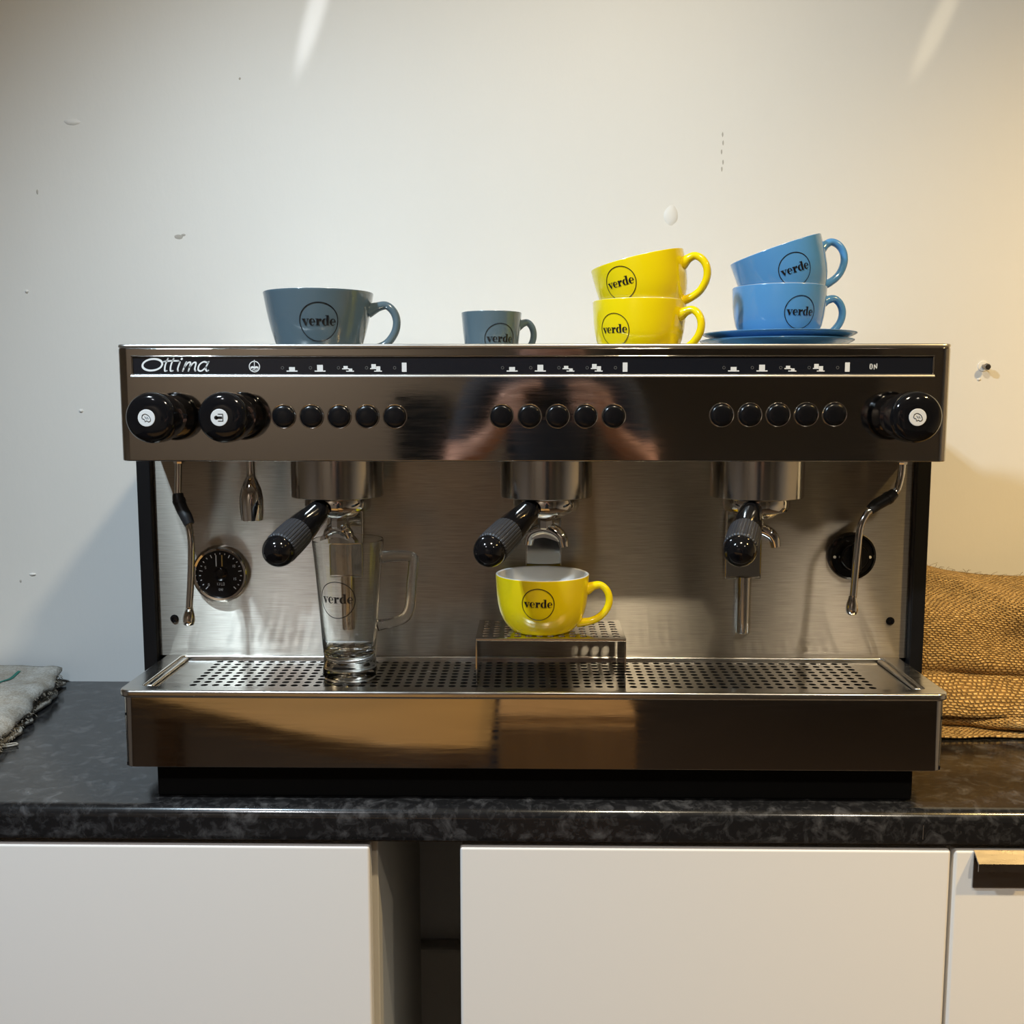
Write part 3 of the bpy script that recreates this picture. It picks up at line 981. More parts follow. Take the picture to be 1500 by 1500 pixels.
# brewing groups
GX = (-0.2265, 0.0172, 0.2616)
GY = 0.100
for gxx in GX:
    g = meshobj('group_head', lathe([(0.0450, 1.2385), (0.0490, 1.2368), (0.0526, 1.2368), (0.0533, 1.2376), (0.0533, 1.2830)], 64, Matrix.Translation((gxx, GY, 0)), cap0=False), M['steel_bell'], mach, smooth=50)
    meshobj('group_socket', lathe([(0.0430, 1.2420), (0.0455, 1.2388)], 48, Matrix.Translation((gxx, GY, 0)), cap1=False), M['black_matt'], g)
    bxx = gxx - 0.002
    bk = meshobj('pipe_cover', box(bxx - 0.0213, bxx + 0.0213, 0.1535, PY + 0.001, 1.1315, 1.2832, 0.0018, 2), M['steel_thin'], mach, smooth=40)
    meshobj('cover_trim', join(box(bxx - 0.0216, bxx + 0.0216, 0.1522, 0.1540, 1.1300, 1.1318, 0.0004, 1), box(bxx - 0.0219, bxx - 0.0206, 0.1522, 0.1540, 1.1318, 1.24, 0.0004, 1), box(bxx + 0.0206, bxx + 0.0219, 0.1522, 0.1540, 1.1318, 1.24, 0.0004, 1)), M['steel_bright'], bk)
    zb = 1.0850 if abs(gxx) < 0.1 else 1.0635
    meshobj('drain_tube', lathe([(0.0074, zb), (0.0085, zb - 0.0007), (0.0087, zb + 0.0005), (0.0087, 1.1325)], 24, Matrix.Translation((bxx + 0.002, 0.1545, 0)), cap0=False), M['steel_bell'], bk, smooth=50)

# ------------------------------------------------------------------ portafilters
def portafilter(gxx, end, label, lift=0.0):
    t = thing('portafilter', label, 'portafilter', (gxx, GY, 1.19), 'portafilters locked into the groups')
    T = Matrix.Translation((gxx, GY, 0))
    meshobj('basket_ring', lathe([(0.0200, 1.2185), (0.0330, 1.2195), (0.0368, 1.2215), (0.0384, 1.2255), (0.0384, 1.2325), (0.0372, 1.2350), (0.0376, 1.2372)], 48, T), M['chrome'], t, smooth=40)
    meshobj('basket_bowl', lathe([(0.0120, 1.2110), (0.0200, 1.2130), (0.0255, 1.2175), (0.0270, 1.2200)], 40, T), M['chrome'], t, smooth=50)
    end = Vector(end)
    root = Vector((gxx, GY, 1.2275))
    flat = Vector((end.x - root.x, end.y - root.y, 0)).normalized()
    s0 = root + flat * 0.034
    d = (end - s0)
    Ln = d.length
    xf = axis_xf(s0, d)
    meshobj('neck', lathe([(0.0095, -0.004), (0.0080, 0.006), (0.0078, 0.020)], 24, xf), M['chrome'], t, smooth=50)
    L1, L2, L3 = Ln * 0.56, Ln * 0.90, Ln + 0.0095
    meshobj('handle', lathe([(0.0095, 0.006), (0.0122, 0.008), (0.0132, 0.016), (0.0150, Ln * 0.30), (0.0168, Ln * 0.44), (0.0172, L1)], 36, xf), M['black_gloss'], t, smooth=50)
    cl = meshobj('ribbed_collar', lathe([(0.0164, L1 - 0.0005), (0.0176, L1 + 0.001), (0.0181, (L1 + L2) / 2), (0.0181, L2 - 0.001), (0.0168, L2 + 0.0005)], 120, xf, wob=lambda a, z: 1.0 + 0.018 * (1 if math.cos(a * 30) > -0.3 else -1)), M['rib_grey'], t)
    cl['label'] = 'grey ribbed rubber collar'
    cap = [(0.0168, L2)] + [(0.0178 * cos(a) ** 0.75, L2 + (L3 - L2) * (0.18 + 0.82 * sin(a) ** 1.15)) for a in [R(0.01), R(10), R(20), R(30), R(40), R(50), R(60), R(70), R(79), R(86)]]
    meshobj('end_cap', lathe(cap, 40, xf), M['black_gloss'], t, smooth=50)
    # twin spout square to the handle
    side = Vector((-flat.y, flat.x, 0))
    if side.x < 0: side = -side
    base = Vector((gxx, GY, 0))
    meshobj('spout_nut', lathe([(0.0082, 1.1985), (0.0096, 1.2000), (0.0096, 1.2080), (0.0080, 1.2120)], 8, T), M['chrome'], t)
    sp = []
    for s in (-1, 1):
        p = [base + side * (s * q) + Vector((0, 0, z)) for q, z in ((0.000, 1.1985), (0.008, 1.1975), (0.0165 - lift, 1.1935 + lift * 0.3), (0.0215 - lift, 1.1875 + lift * 0.6), (0.0235 - lift, 1.1785 + lift))]
        sp.append(tube(p, [0.0075, 0.0078, 0.0074, 0.0066, 0.0055], 14, 6, flat=1.0))
    meshobj('twin_spout', join(*sp), M['chrome'], t, smooth=60)
    # curved web between the two outlets
    V, F = [], []
    nn = 13
    for k in range(nn):
        q = -0.0235 + 0.047 * k / (nn - 1)
        zt = 1.1990 - 0.0140 * (abs(q) / 0.0235) ** 2
        zb = 1.1885 - 0.0060 * (abs(q) / 0.0235) ** 1.5
        for off in (-0.0045, 0.0045):
            for z in (zt, zb):
                c = base + side * q + flat * off
                V.append((c.x, c.y, z))
    for k in range(nn - 1):
        a, b_ = 4 * k, 4 * (k + 1)
        F += [(a, a + 1, b_ + 1, b_), (a + 2, b_ + 2, b_ + 3, a + 3), (a + 1, a + 3, b_ + 3, b_ + 1), (a, b_, b_ + 2, a + 2)]
    F += [(0, 2, 3, 1), (4 * nn - 4, 4 * nn - 3, 4 * nn - 1, 4 * nn - 2)]
    meshobj('spout_web', (V, F), M['chrome'], t, smooth=40)
    return t


portafilter(GX[0], (-0.2700, -0.026, 1.1875), 'portafilter with black handle above the glass mug, at the left group', 0.009)
portafilter(GX[1], (-0.0475, -0.026, 1.1880), 'portafilter with black handle above the yellow cup, at the middle group')
portafilter(GX[2], (0.2170, -0.026, 1.1890), 'portafilter at the right group, its handle pointing almost straight forward')

# ------------------------------------------------------------------ cups
PROF = {
    'bowl': [(0.60, 0.0), (0.645, 0.006), (0.70, 0.045), (0.775, 0.11), (0.85, 0.21), (0.915, 0.34), (0.955, 0.49), (0.98, 0.66), (0.992, 0.84), (1.0, 0.985), (0.992, 1.0)],
    'wide': [(0.56, 0.0), (0.60, 0.008), (0.665, 0.055), (0.735, 0.14), (0.80, 0.27), (0.86, 0.43), (0.91, 0.60), (0.955, 0.78), (0.992, 0.96), (1.0, 0.988), (0.994, 1.0)],
    'small': [(0.60, 0.0), (0.66, 0.01), (0.76, 0.07), (0.84, 0.17), (0.89, 0.31), (0.925, 0.48), (0.955, 0.66), (0.98, 0.84), (1.0, 0.985), (0.99, 1.0)],
}


def prof_r(prof, t):
    for (r0, z0), (r1, z1) in zip(prof, prof[1:]):
        if z0 <= t <= z1:
            return r0 + (r1 - r0) * (t - z0) / max(z1 - z0, 1e-6)
    return prof[-1][0]


def cup(label, glaze, rad, h, kind, base, rot, tilt=0.0, group=None, logo_d=0.036, logo_z=0.50, name='coffee_cup', logo_rot=0.0):
    """base = world point under the foot; rot turns the logo to the right (degrees); tilt leans the cup to the left"""
    t = thing(name, label, 'cup', base, group)
    P = PROF[kind]
    X = Matrix.Translation(Vector(base)) @ Matrix.Rotation(R(tilt), 4, 'Y') @ Matrix.Rotation(R(rot), 4, 'Z')
    th = 0.0036
    prof = [(r * rad, z * h) for r, z in P]
    meshobj('body', lathe(prof, 72, X, cap1=False), glaze, t, smooth=50)
    inn = []
    for r, z in reversed(P[:-1]):
        rr, zz = r * rad - th, z * h
        if zz < 0.09 * h: continue
        inn.append((rr, zz))
    pr = [(prof[-1][0], prof[-1][1]), (prof[-1][0] - 0.0014, prof[-1][1] + 0.0006), (inn[0][0] + 0.0006, h - 0.0001)] + inn + [(0.45 * rad, 0.07 * h), (0.2 * rad, 0.06 * h)]
    meshobj('lining', lathe(pr, 72, X, cap0=False, cap1=True), M['white'], t, smooth=60)
    # ear handle towards +X
    k = h / 0.0665
    r_at = lambda q: prof_r(P, q) * rad
    e = 0.0235 * (rad / 0.0545) ** 0.5 * (k ** 0.5)
    pts = [(r_at(0.74) - 0.003, 0, 0.735 * h), (rad + 0.22 * e, 0, 0.80 * h), (rad + 0.58 * e, 0, 0.815 * h), (rad + 0.88 * e, 0, 0.72 * h), (rad + 1.0 * e, 0, 0.57 * h), (rad + 0.88 * e, 0, 0.40 * h), (rad + 0.50 * e, 0, 0.245 * h), (r_at(0.17) + 0.010 * k, 0, 0.165 * h), (r_at(0.14) - 0.003, 0, 0.135 * h)]
    w = 0.0043 * (0.45 + 0.55 * k)
    V, F = tube(pts, [1.75 * w, 1.18 * w, w, w, w, w, w, 1.05 * w, 1.3 * w], 14, 6, flat=1.15, flat_axis=(0, 1, 0))
    meshobj('handle', (V, F), glaze, t, smooth=180, xf=X)
    # ring logo with the word, wrapped on the bowl at -Y
    V2, F = poly_vf(logo_polys(logo_d))
    V = []
    zc = logo_z * h
    for a, b_ in V2:
        z = zc + b_
        rr = prof_r(P, min(max(z / h, 0), 1)) * rad + 0.0005
        an = -pi / 2 + R(logo_rot) + a / (prof_r(P, logo_z) * rad)
        V.append(Vector((rr * cos(an), rr * sin(an), z)))
    meshobj('logo_print', (V, F), M['print_black'], t, xf=X)
    return t


RZ = 1.0795      # top of the riser
SH = 0.0665
grp = 'yellow cups'
cup('yellow cup standing on the perforated riser under the middle group', M['yellow'], 0.0548, SH, 'bowl', (0.0130, 0.0945, RZ + 0.0003), -6, 0, grp, 0.0375, 0.60)
cup('upright yellow cup on the machine top with another yellow cup stacked in it', M['yellow'], 0.0538, SH, 'bowl', (0.1240, 0.112, DECK + 0.0003), -33, 0, grp, 0.0375, 0.48, logo_rot=-6)
def tilted(label, glaze, rad, rimc, tilt, rot, grp, lz, lr=0.0):
    a = R(tilt)
    base = Vector(rimc) - SH * Vector((-sin(a), 0, cos(a)))
    return cup(label, glaze, rad, SH, 'bowl', base, rot, -tilt, grp, 0.0375, lz, logo_rot=lr)
tilted('tilted yellow cup stacked inside the other yellow cup', M['yellow'], 0.0538, (0.1203, 0.112, 1.5075), 12.7, -24, grp, 0.63, -9)
# saucers under the blue cups
SC = (0.2905, 0.135)
for k, lab in ((0, 'lower blue saucer lying directly on the machine top'), (1, 'upper blue saucer under the blue cup')):
    z0 = DECK + 0.0003 + 0.0080 * k
    s = thing('saucer', lab, 'saucer', (SC[0], SC[1], z0), 'blue saucers')
    T = Matrix.Translation((SC[0] - 0.003 * (1 - k), SC[1], z0))
    pr = [(0.026, 0.0), (0.034, 0.0), (0.036, 0.0030), (0.050, 0.0075), (0.070, 0.0145), (0.0855, 0.0208), (0.0880, 0.0222), (0.0886, 0.0234), (0.0874, 0.0240), (0.0835, 0.0232), (0.068, 0.0178), (0.050, 0.0122), (0.040, 0.0098), (0.033, 0.0094), (0.010, 0.0094)]
    meshobj('plate', lathe(pr, 72, T, cap0=False), M['blue'], s, smooth=60)
    meshobj('foot', lathe([(0.0262, 0.0003), (0.0262, 0.0040)], 40, T), M['blue'], s, smooth=60)
BZ = DECK + 0.0003 + 0.0080 + 0.0098
grp = 'blue cups'
cup('upright blue cup standing on two blue saucers', M['blue'], 0.0540, SH, 'bowl', (0.2895, 0.135, BZ), 6, 0, grp, 0.0375, 0.52, logo_rot=8)
tilted('tilted blue cup stacked inside the other blue cup', M['blue'], 0.0535, (0.2832, 0.135, 1.5225), 18.3, 5, grp, 0.54, -3)
cup('large slate grey cup at the left of the machine top', M['slate'], 0.0642, 0.0790, 'wide', (-0.2513, 0.135, DECK + 0.0003), 0, 0, 'slate grey cups', 0.0440, 0.53, logo_rot=11)
cup('small slate grey espresso cup on the middle of the machine top', M['slate'], 0.0362, 0.0580, 'small', (-0.0483, 0.160, DECK + 0.0003), 20, 0, 'slate grey cups', 0.0375, 0.43, 'espresso_cup')

# ------------------------------------------------------------------ cup riser
rs = thing('cup_riser', 'low perforated steel stand under the yellow cup on the drip tray', 'cup stand', (0.0222, 0.10, 1.0262))
RX0, RX1, RY0, RY1 = -0.0632, 0.1076, 0.0485, 0.1450
meshobj('perforated_top', perforated(RX0, RX1, RY0, RY1, 13, 7, 0.0043, RZ - 0.0014, RZ, (0.004, 0.004, 0.005, 0.005)), M['steel_thin'], rs)
meshobj('front_fold', box(RX0, RX1, RY0 - 0.0008, RY0 + 0.0008, RZ - 0.0030, RZ + 0.0002, 0.0006, 2), M['steel_bright'], rs)
for a in (RX0, RX1 - 0.0014):
    meshobj('leg', box(a, a + 0.0014, RY0, RY1, 1.0263, RZ - 0.0014), M['steel_thin'], rs)

# ------------------------------------------------------------------ glass mug
gm = thing('glass_mug', 'tall clear glass latte mug with handle on the drip tray', 'glass mug', (-0.2115, 0.076, 1.0263))
GB = Vector((-0.2115, 0.076, 1.0263))
T = Matrix.Translation(GB)
go = [(0.0250, 0.0), (0.0300, 0.0010), (0.0318, 0.0050), (0.0312, 0.012), (0.0300, 0.020), (0.0305, 0.030), (0.0330, 0.065), (0.0360, 0.105), (0.0395, 0.145), (0.0411, 0.1615), (0.0406, 0.1632)]
gi = [(0.0398, 0.1630), (0.0380, 0.145), (0.0344, 0.105), (0.0311, 0.065), (0.0282, 0.040), (0.0258, 0.0330), (0.0200, 0.0285), (0.0100, 0.0268), (0.0020, 0.0265)]
meshobj('glass_body', lathe(go + gi, 72, T), M['glass'], gm, smooth=60)
hp = [(0.0375, 0, 0.1425), (0.0500, 0, 0.1435), (0.0660, 0, 0.1440), (0.0752, 0, 0.1420), (0.0765, 0, 0.1340), (0.0740, 0, 0.1130), (0.0720, 0, 0.0880), (0.0665, 0, 0.0735), (0.0540, 0, 0.0670), (0.0420, 0, 0.0640), (0.0325, 0, 0.0620)]
meshobj('glass_handle', tube(hp, [0.0074, 0.0064, 0.0060, 0.0064, 0.0062, 0.0060, 0.0064, 0.0064, 0.0060, 0.0060, 0.0070], 16, 5, flat=1.0, flat_axis=(0, 1, 0)), M['glass'], gm, smooth=180, xf=T @ Matrix.Rotation(R(-4), 4, 'Z'))
V2, F = poly_vf(logo_polys(0.0430))
V = []
for a, b_ in V2:
    z = 0.098 + b_
    rr = 0.0305 + (z - 0.030) * 0.0080 / 0.104 + 0.0012
    for (r0, z0), (r1, z1) in zip(go, go[1:]):
        if z0 <= z <= z1: rr = r0 + (r1 - r0) * (z - z0) / (z1 - z0) + 0.0004
    an = -pi / 2 + a / 0.0355 - 0.22
    V.append(GB + Vector((rr * cos(an), rr * sin(an), z)))
meshobj('logo_print', (V, F), M['print_black'], gm)

# ------------------------------------------------------------------ sacks
def sheet(nu, nv, fn, thick=0.004):
    """closed cloth: front surface fn(u,v) and a back surface offset inwards"""
    G = [[Vector(fn(u / (nu - 1), v / (nv - 1))) for v in range(nv)] for u in range(nu)]
    V, UV = [], []
    for u in range(nu):
        for v in range(nv):
            V.append(G[u][v]); UV.append((u / (nu - 1), v / (nv - 1)))
    for u in range(nu):
        for v in range(nv):
            a = G[min(u + 1, nu - 1)][v] - G[max(u - 1, 0)][v]
            b_ = G[u][min(v + 1, nv - 1)] - G[u][max(v - 1, 0)]
            n = a.cross(b_)
            n = n.normalized() if n.length > 1e-9 else Vector((0, 0, 1))
            V.append(G[u][v] + n * thick); UV.append((u / (nu - 1), v / (nv - 1)))
    F = []
    o = nu * nv
    I = lambda u, v: u * nv + v
    for u in range(nu - 1):
        for v in range(nv - 1):
            F.append((I(u, v), I(u + 1, v), I(u + 1, v + 1), I(u, v + 1)))
            F.append((o + I(u, v), o + I(u, v + 1), o + I(u + 1, v + 1), o + I(u + 1, v)))
    for u in range(nu - 1):
        F.append((I(u, 0), o + I(u, 0), o + I(u + 1, 0), I(u + 1, 0)))
        F.append((I(u, nv - 1), I(u + 1, nv - 1), o + I(u + 1, nv - 1), o + I(u, nv - 1)))
    for v in range(nv - 1):
        F.append((I(0, v), I(0, v + 1), o + I(0, v + 1), o + I(0, v)))
        F.append((I(nu - 1, v), o + I(nu - 1, v), o + I(nu - 1, v + 1), I(nu - 1, v + 1)))
    return V, F, UV


def fb(p, s):
    return noise.noise(Vector((p[0] * s, p[1] * s, p[2] * s)))


def sst(a, b, x):
    t = min(max((x - a) / (b - a), 0), 1)
    return t * t * (3 - 2 * t)


hs = thing('hessian_sack', 'crumpled golden hessian coffee sack against the wall right of the machine', 'sack', (0.76, 0.36, WT))


def hess(u, v):
    x = 0.500 + 0.52 * u
    # v: 0 at the front foot, 1 at the top against the wall
    y = 0.262 - 0.03 * u + 0.195 * v ** 1.15
    top = 0.168 - 0.012 * sst(0.12, 0.36, u) + 0.030 * sst(0.42, 0.62, u) - 0.05 * sst(0.75, 1.0, u)
    prof = (1 - (1 - v) ** 2.0) * 0.80 + 0.20 * v
    z = WT + 0.024 + top * prof
    # big soft folds
    belly = 0.030 * math.exp(-((v - 0.50 - 0.25 * (u - 0.2)) / 0.14) ** 2)
    fold = -0.024 * math.exp(-((v - 0.16 - 0.30 * (u - 0.25) ** 2) / 0.06) ** 2)
    diag = 0.024 * math.exp(-((v - 1.25 + 1.9 * u) / 0.16) ** 2)
    nz = 0.014 * fb((x, y * 1.5, z), 7) + 0.006 * fb((x + 3, y, z), 17)
    hump = 0.035 * math.exp(-((u - 0.52) / 0.12) ** 2 - ((v - 0.92) / 0.25) ** 2)
    dy = -(belly + fold + diag + nz + hump)
    return (x, min(y + dy, WY - 0.008), z + 0.35 * (belly + diag) + 0.5 * nz * v)


V, F, UV = sheet(70, 54, hess, 0.006)
meshobj('cloth', (V, F), M['hessian'], hs, smooth=180, uvf=lambda v, i: UV[i])


def hess_fold(u, v):
    x = 0.470 + 0.56 * u
    a = v * pi * 1.02
    w = 0.008 * sin(u * 9 + 1) + 0.007 * fb((x, 1, 2), 12)
    y = 0.275 - 0.035 * sst(0.1, 0.6, u) + w - 0.030 * sin(a) * (0.8 + 0.25 * sin(u * 5))
    z = WT + 0.0045 + 0.0195 * (1 - cos(a)) / 2 * (1.15 + 0.35 * sin(u * 7 + 0.5)) + 0.004 * fb((x, y, 0), 20)
    y += 0.05 * (v if v > 0.5 else 0.5) * 0.6
    return (x, y, max(z, WT + 0.001))


V, F, UV2 = sheet(70, 14, hess_fold, -0.0025)
meshobj('bottom_fold', (V, F), M['hessian'], hs, smooth=180, uvf=lambda v, i: (UV2[i][0], UV2[i][1] * 0.25))


def hess_lip(u, v):
    x = 0.470 + 0.56 * u
    w = 0.006 * fb((x, 4, 2), 10)
    return (x, 0.240 - 0.02 * u + w + 0.08 * v, WT + 0.0018 + 0.009 * v + 0.003 * abs(fb((x, v, 1), 14)))


V, F, UV3 = sheet(60, 8, hess_lip, 0.0025)
meshobj('under_layer', (V, F), M['hessian'], hs, smooth=180, uvf=lambda v, i: (UV3[i][0], UV3[i][1] * 0.3))
# loose fibres at the top edge
fv = []
rr = random.Random(5)
for k in range(40):
    u = 0.12 + 0.5 * rr.random()
    p = Vector(hess(u, 0.97 + 0.03 * rr.random())) + Vector((0, 0, 0.004))
    fv.append(tube([p, p + Vector((rr.uniform(-.004, .004), rr.uniform(-.003, .001), 0.004)), p + Vector((rr.uniform(-.009, .009), -0.002, rr.uniform(.002, .009)))], 0.0003, 5, 2))
o = meshobj('loose_fibres', join(*fv), M['fray'], hs)
o['kind'] = 'stuff'

ls = thing('grey_sack', 'folded grey sackcloth with a frayed edge on the worktop at the far left', 'sack', (-0.86, 0.36, WT))


def gsack(u, v):
    # u along the frayed edge from front (0) to the wall (1), v away to the left
    ex = -0.672 - 0.060 * u + 0.010 * fb((u * 3, 0, 1), 2.3)
    y = 0.120 + 0.352 * u - 0.03 * v * (1 - u)
    x = ex - 0.40 * v
    z = WT + 0.021 + 0.011 * u + 0.006 * fb((x, y, 0), 11) + 0.004 * fb((x, y, 5), 26)
    z -= 0.012 * math.exp(-(v / 0.02) ** 2) * (0.6 + 0.6 * fb((u * 9, 0, 0), 1.7))
    z -= 0.010 * sst(0.3, 1.0, v)
    return (x, y, z)


V, F, UV4 = sheet(44, 56, gsack, -0.007)
meshobj('top_layer', (V, F), M['greysack'], ls, smooth=180, uvf=lambda v, i: UV4[i])


def gsack2(u, v):
    x, y, z = gsack(u, v)
    k = 0.012 * (1 - v) * (0.4 + fb((u * 7, 3, 0), 1.9))
    return (x + 0.006 - k, y - 0.004, WT + 0.0065 + 0.003 * abs(fb((x, y, 3), 18)))


V, F, UV5 = sheet(44, 40, gsack2, -0.005)
meshobj('bottom_layer', (V, F), M['greysack'], ls, smooth=180, uvf=lambda v, i: UV5[i])
fv, fd = [], []
for k in range(230):
    u = rr.random()
    a = Vector(gsack(u, 0.0 + 0.01 * rr.random())) + Vector((0, 0, -rr.random() * 0.016))
    a.z = max(a.z, WT + 0.003)
    d = Vector((rr.uniform(0.001, 0.006), rr.uniform(-0.005, 0.002), rr.uniform(-0.004, 0.003)))
    b_ = a + d
    b_.z = max(b_.z, WT + 0.0012)
    m_ = (a + b_) / 2 + Vector((0, 0, rr.uniform(0, 0.002)))
    (fv if rr.random() < 0.7 else fd).append(tube([a - d * 0.5, m_, b_], 0.00055, 4, 2))
o = meshobj('frayed_threads', join(*fv), M['fray'], ls); o['kind'] = 'stuff'
o = meshobj('dark_threads', join(*fd), M['fray_dark'], ls); o['kind'] = 'stuff'
V, F = [], []
for k in range(13):
    v = 0.145 + 0.05 * k / 12
    u = 0.93 - 0.22 * k / 12
    for dv in (-0.006, 0.006):
        p = Vector(gsack(u, v + dv)); V.append((p.x, p.y, p.z + 0.0011))
for k in range(12):
    F.append((2 * k, 2 * k + 1, 2 * k + 3, 2 * k + 2))
meshobj('green_stripe', (V, F), M['green_stripe'], ls)
meshobj('string_loop', tube([(-0.71, 0.178, WT + 0.004), (-0.695, 0.180, WT + 0.003), (-0.684, 0.178, WT + 0.003), (-0.672, 0.184, WT + 0.003), (-0.667, 0.189, WT + 0.003), (-0.673, 0.193, WT + 0.003), (-0.683, 0.187, WT + 0.003), (-0.692, 0.181, WT + 0.004)], 0.0011, 8, 5), M['greysack'], ls, smooth=180, uvf=lambda v, i: (v.x * 3, v.y * 3))

# ------------------------------------------------------------------ furniture behind the camera (seen in the steel)
tb = thing('wooden_table', 'round-cornered wooden table reflected in the drip tray front', 'table', (-0.55, -1.05, 0.0))
ol = [(-0.07, -0.645), (-0.16, -0.640), (-0.25, -0.650), (-0.34, -0.680), (-0.45, -0.735), (-0.58, -0.815), (-0.72, -0.900), (-0.84, -0.985), (-0.93, -1.08), (-0.96, -1.16), (-0.95, -1.24), (-0.07, -1.24)]
meshobj('table_top', prism(ol[::-1], 0.735, 0.740, 0.001), M['table_wood'], tb)
meshobj('table_edge', prism([(x * 1.0, y) for x, y in ol][::-1], 0.705, 0.7348), M['edge_wood'], tb)
for (x, y) in ((-0.16, -0.76), (-0.80, -1.10), (-0.16, -1.16)):
    meshobj('leg', box(x - 0.025, x + 0.025, y - 0.025, y + 0.025, 0, 0.7052, 0.004), M['edge_wood'], tb)
dw = thing('drawer_unit', 'brown wooden drawer unit reflected in the middle of the drip tray front', 'drawer unit', (0.07, -0.83, 0.0))
meshobj('carcass', box(-0.055, 0.185, -1.08, -0.64, 0, 0.80, 0.003), M['drawer_wood'], dw)
for z in (0.06, 0.43):
    f = meshobj('drawer_front', box(-0.052, 0.182, -0.64, -0.625, z, z + 0.355, 0.002), M['drawer_wood'], dw)
    meshobj('knob', lathe([(0.006, 0), (0.006, 0.012), (0.014, 0.016), (0.014, 0.024), (0.008, 0.028)], 20, axis_xf((0.065, -0.625, z + 0.10), (0, 1, 0))), M['edge_wood'], f, smooth=50)

# ------------------------------------------------------------------ the photographer (seen in the steel)
def skinned(name, joints, edges, root, mats, sub=1):
    """joints: name -> (xyz, radius); grows one continuous surface along the edges"""
    keys = list(joints)
    idx = {k: i for i, k in enumerate(keys)}
    me = bpy.data.meshes.new(name)
    me.from_pydata([joints[k][0] for k in keys], [(idx[a], idx[b]) for a, b in edges], [])
    o = bpy.data.objects.new(name, me)
    C.objects.link(o)
    o.modifiers.new('skin', 'SKIN').use_smooth_shade = True
    for k in keys:
        r = joints[k][1]
        sv = me.skin_vertices[0].data[idx[k]]
        sv.radius = (r, r) if isinstance(r, (int, float)) else r
        sv.use_root = (k == root)
    sd = o.modifiers.new('subdivision', 'SUBSURF')
    sd.levels = sub; sd.render_levels = sub
    dg = bpy.context.evaluated_depsgraph_get()
    nm = bpy.data.meshes.new_from_object(o.evaluated_get(dg))
    bpy.data.objects.remove(o, do_unlink=True)
    vf = ([v.co.copy() for v in nm.vertices], [tuple(p.vertices) for p in nm.polygons])
    bpy.data.meshes.remove(nm)
    return vf


M['skin'] = mat('skin', (0.50, 0.27, 0.19), 0.5)
bump(M['skin'], tex(M['skin'], coords(M['skin']), 180, 3), 0.1, 0.0006)
M['shirt'] = mat('dark_shirt', (0.016, 0.017, 0.022), 0.9)
bump(M['shirt'], tex(M['shirt'], coords(M['shirt']), 300, 3), 0.2, 0.001)
M['denim'] = mat('dark_trousers', (0.02, 0.024, 0.035), 0.9)
bump(M['denim'], tex(M['denim'], coords(M['denim']), 300, 3), 0.2, 0.001)
M['hair'] = mat('dark_hair', (0.025, 0.016, 0.010), 0.6)
bump(M['hair'], tex(M['hair'], coords(M['hair'], (6, 6, 1)), 60, 3), 0.4, 0.002)

PX, PYY = 0.055, -1.52
per = thing('person', 'person in dark short-sleeved top holding up a phone, reflected in the steel hood', 'person', (PX, PYY, 0.0))
J = {'pelvis': ((PX, PYY, 0.93), (0.125, 0.095)), 'waist': ((PX, PYY, 1.08), (0.115, 0.085)), 'chest': ((PX, PYY + 0.01, 1.27), (0.135, 0.095)), 'collar': ((PX, PYY + 0.01, 1.40), (0.10, 0.075)),
     'neck': ((PX, PYY + 0.02, 1.475), 0.055), 'jaw': ((PX, PYY + 0.05, 1.535), (0.062, 0.070)), 'skull': ((PX, PYY + 0.035, 1.62), (0.076, 0.090)), 'crown': ((PX, PYY + 0.03, 1.685), (0.060, 0.070)),
     'nose': ((PX, PYY + 0.135, 1.575), 0.012)}
E_ = [('pelvis', 'waist'), ('waist', 'chest'), ('chest', 'collar'), ('collar', 'neck'), ('neck', 'jaw'), ('jaw', 'skull'), ('skull', 'crown'), ('jaw', 'nose')]
ends = {-1: -0.022, 1: 0.132}          # ends of the phone
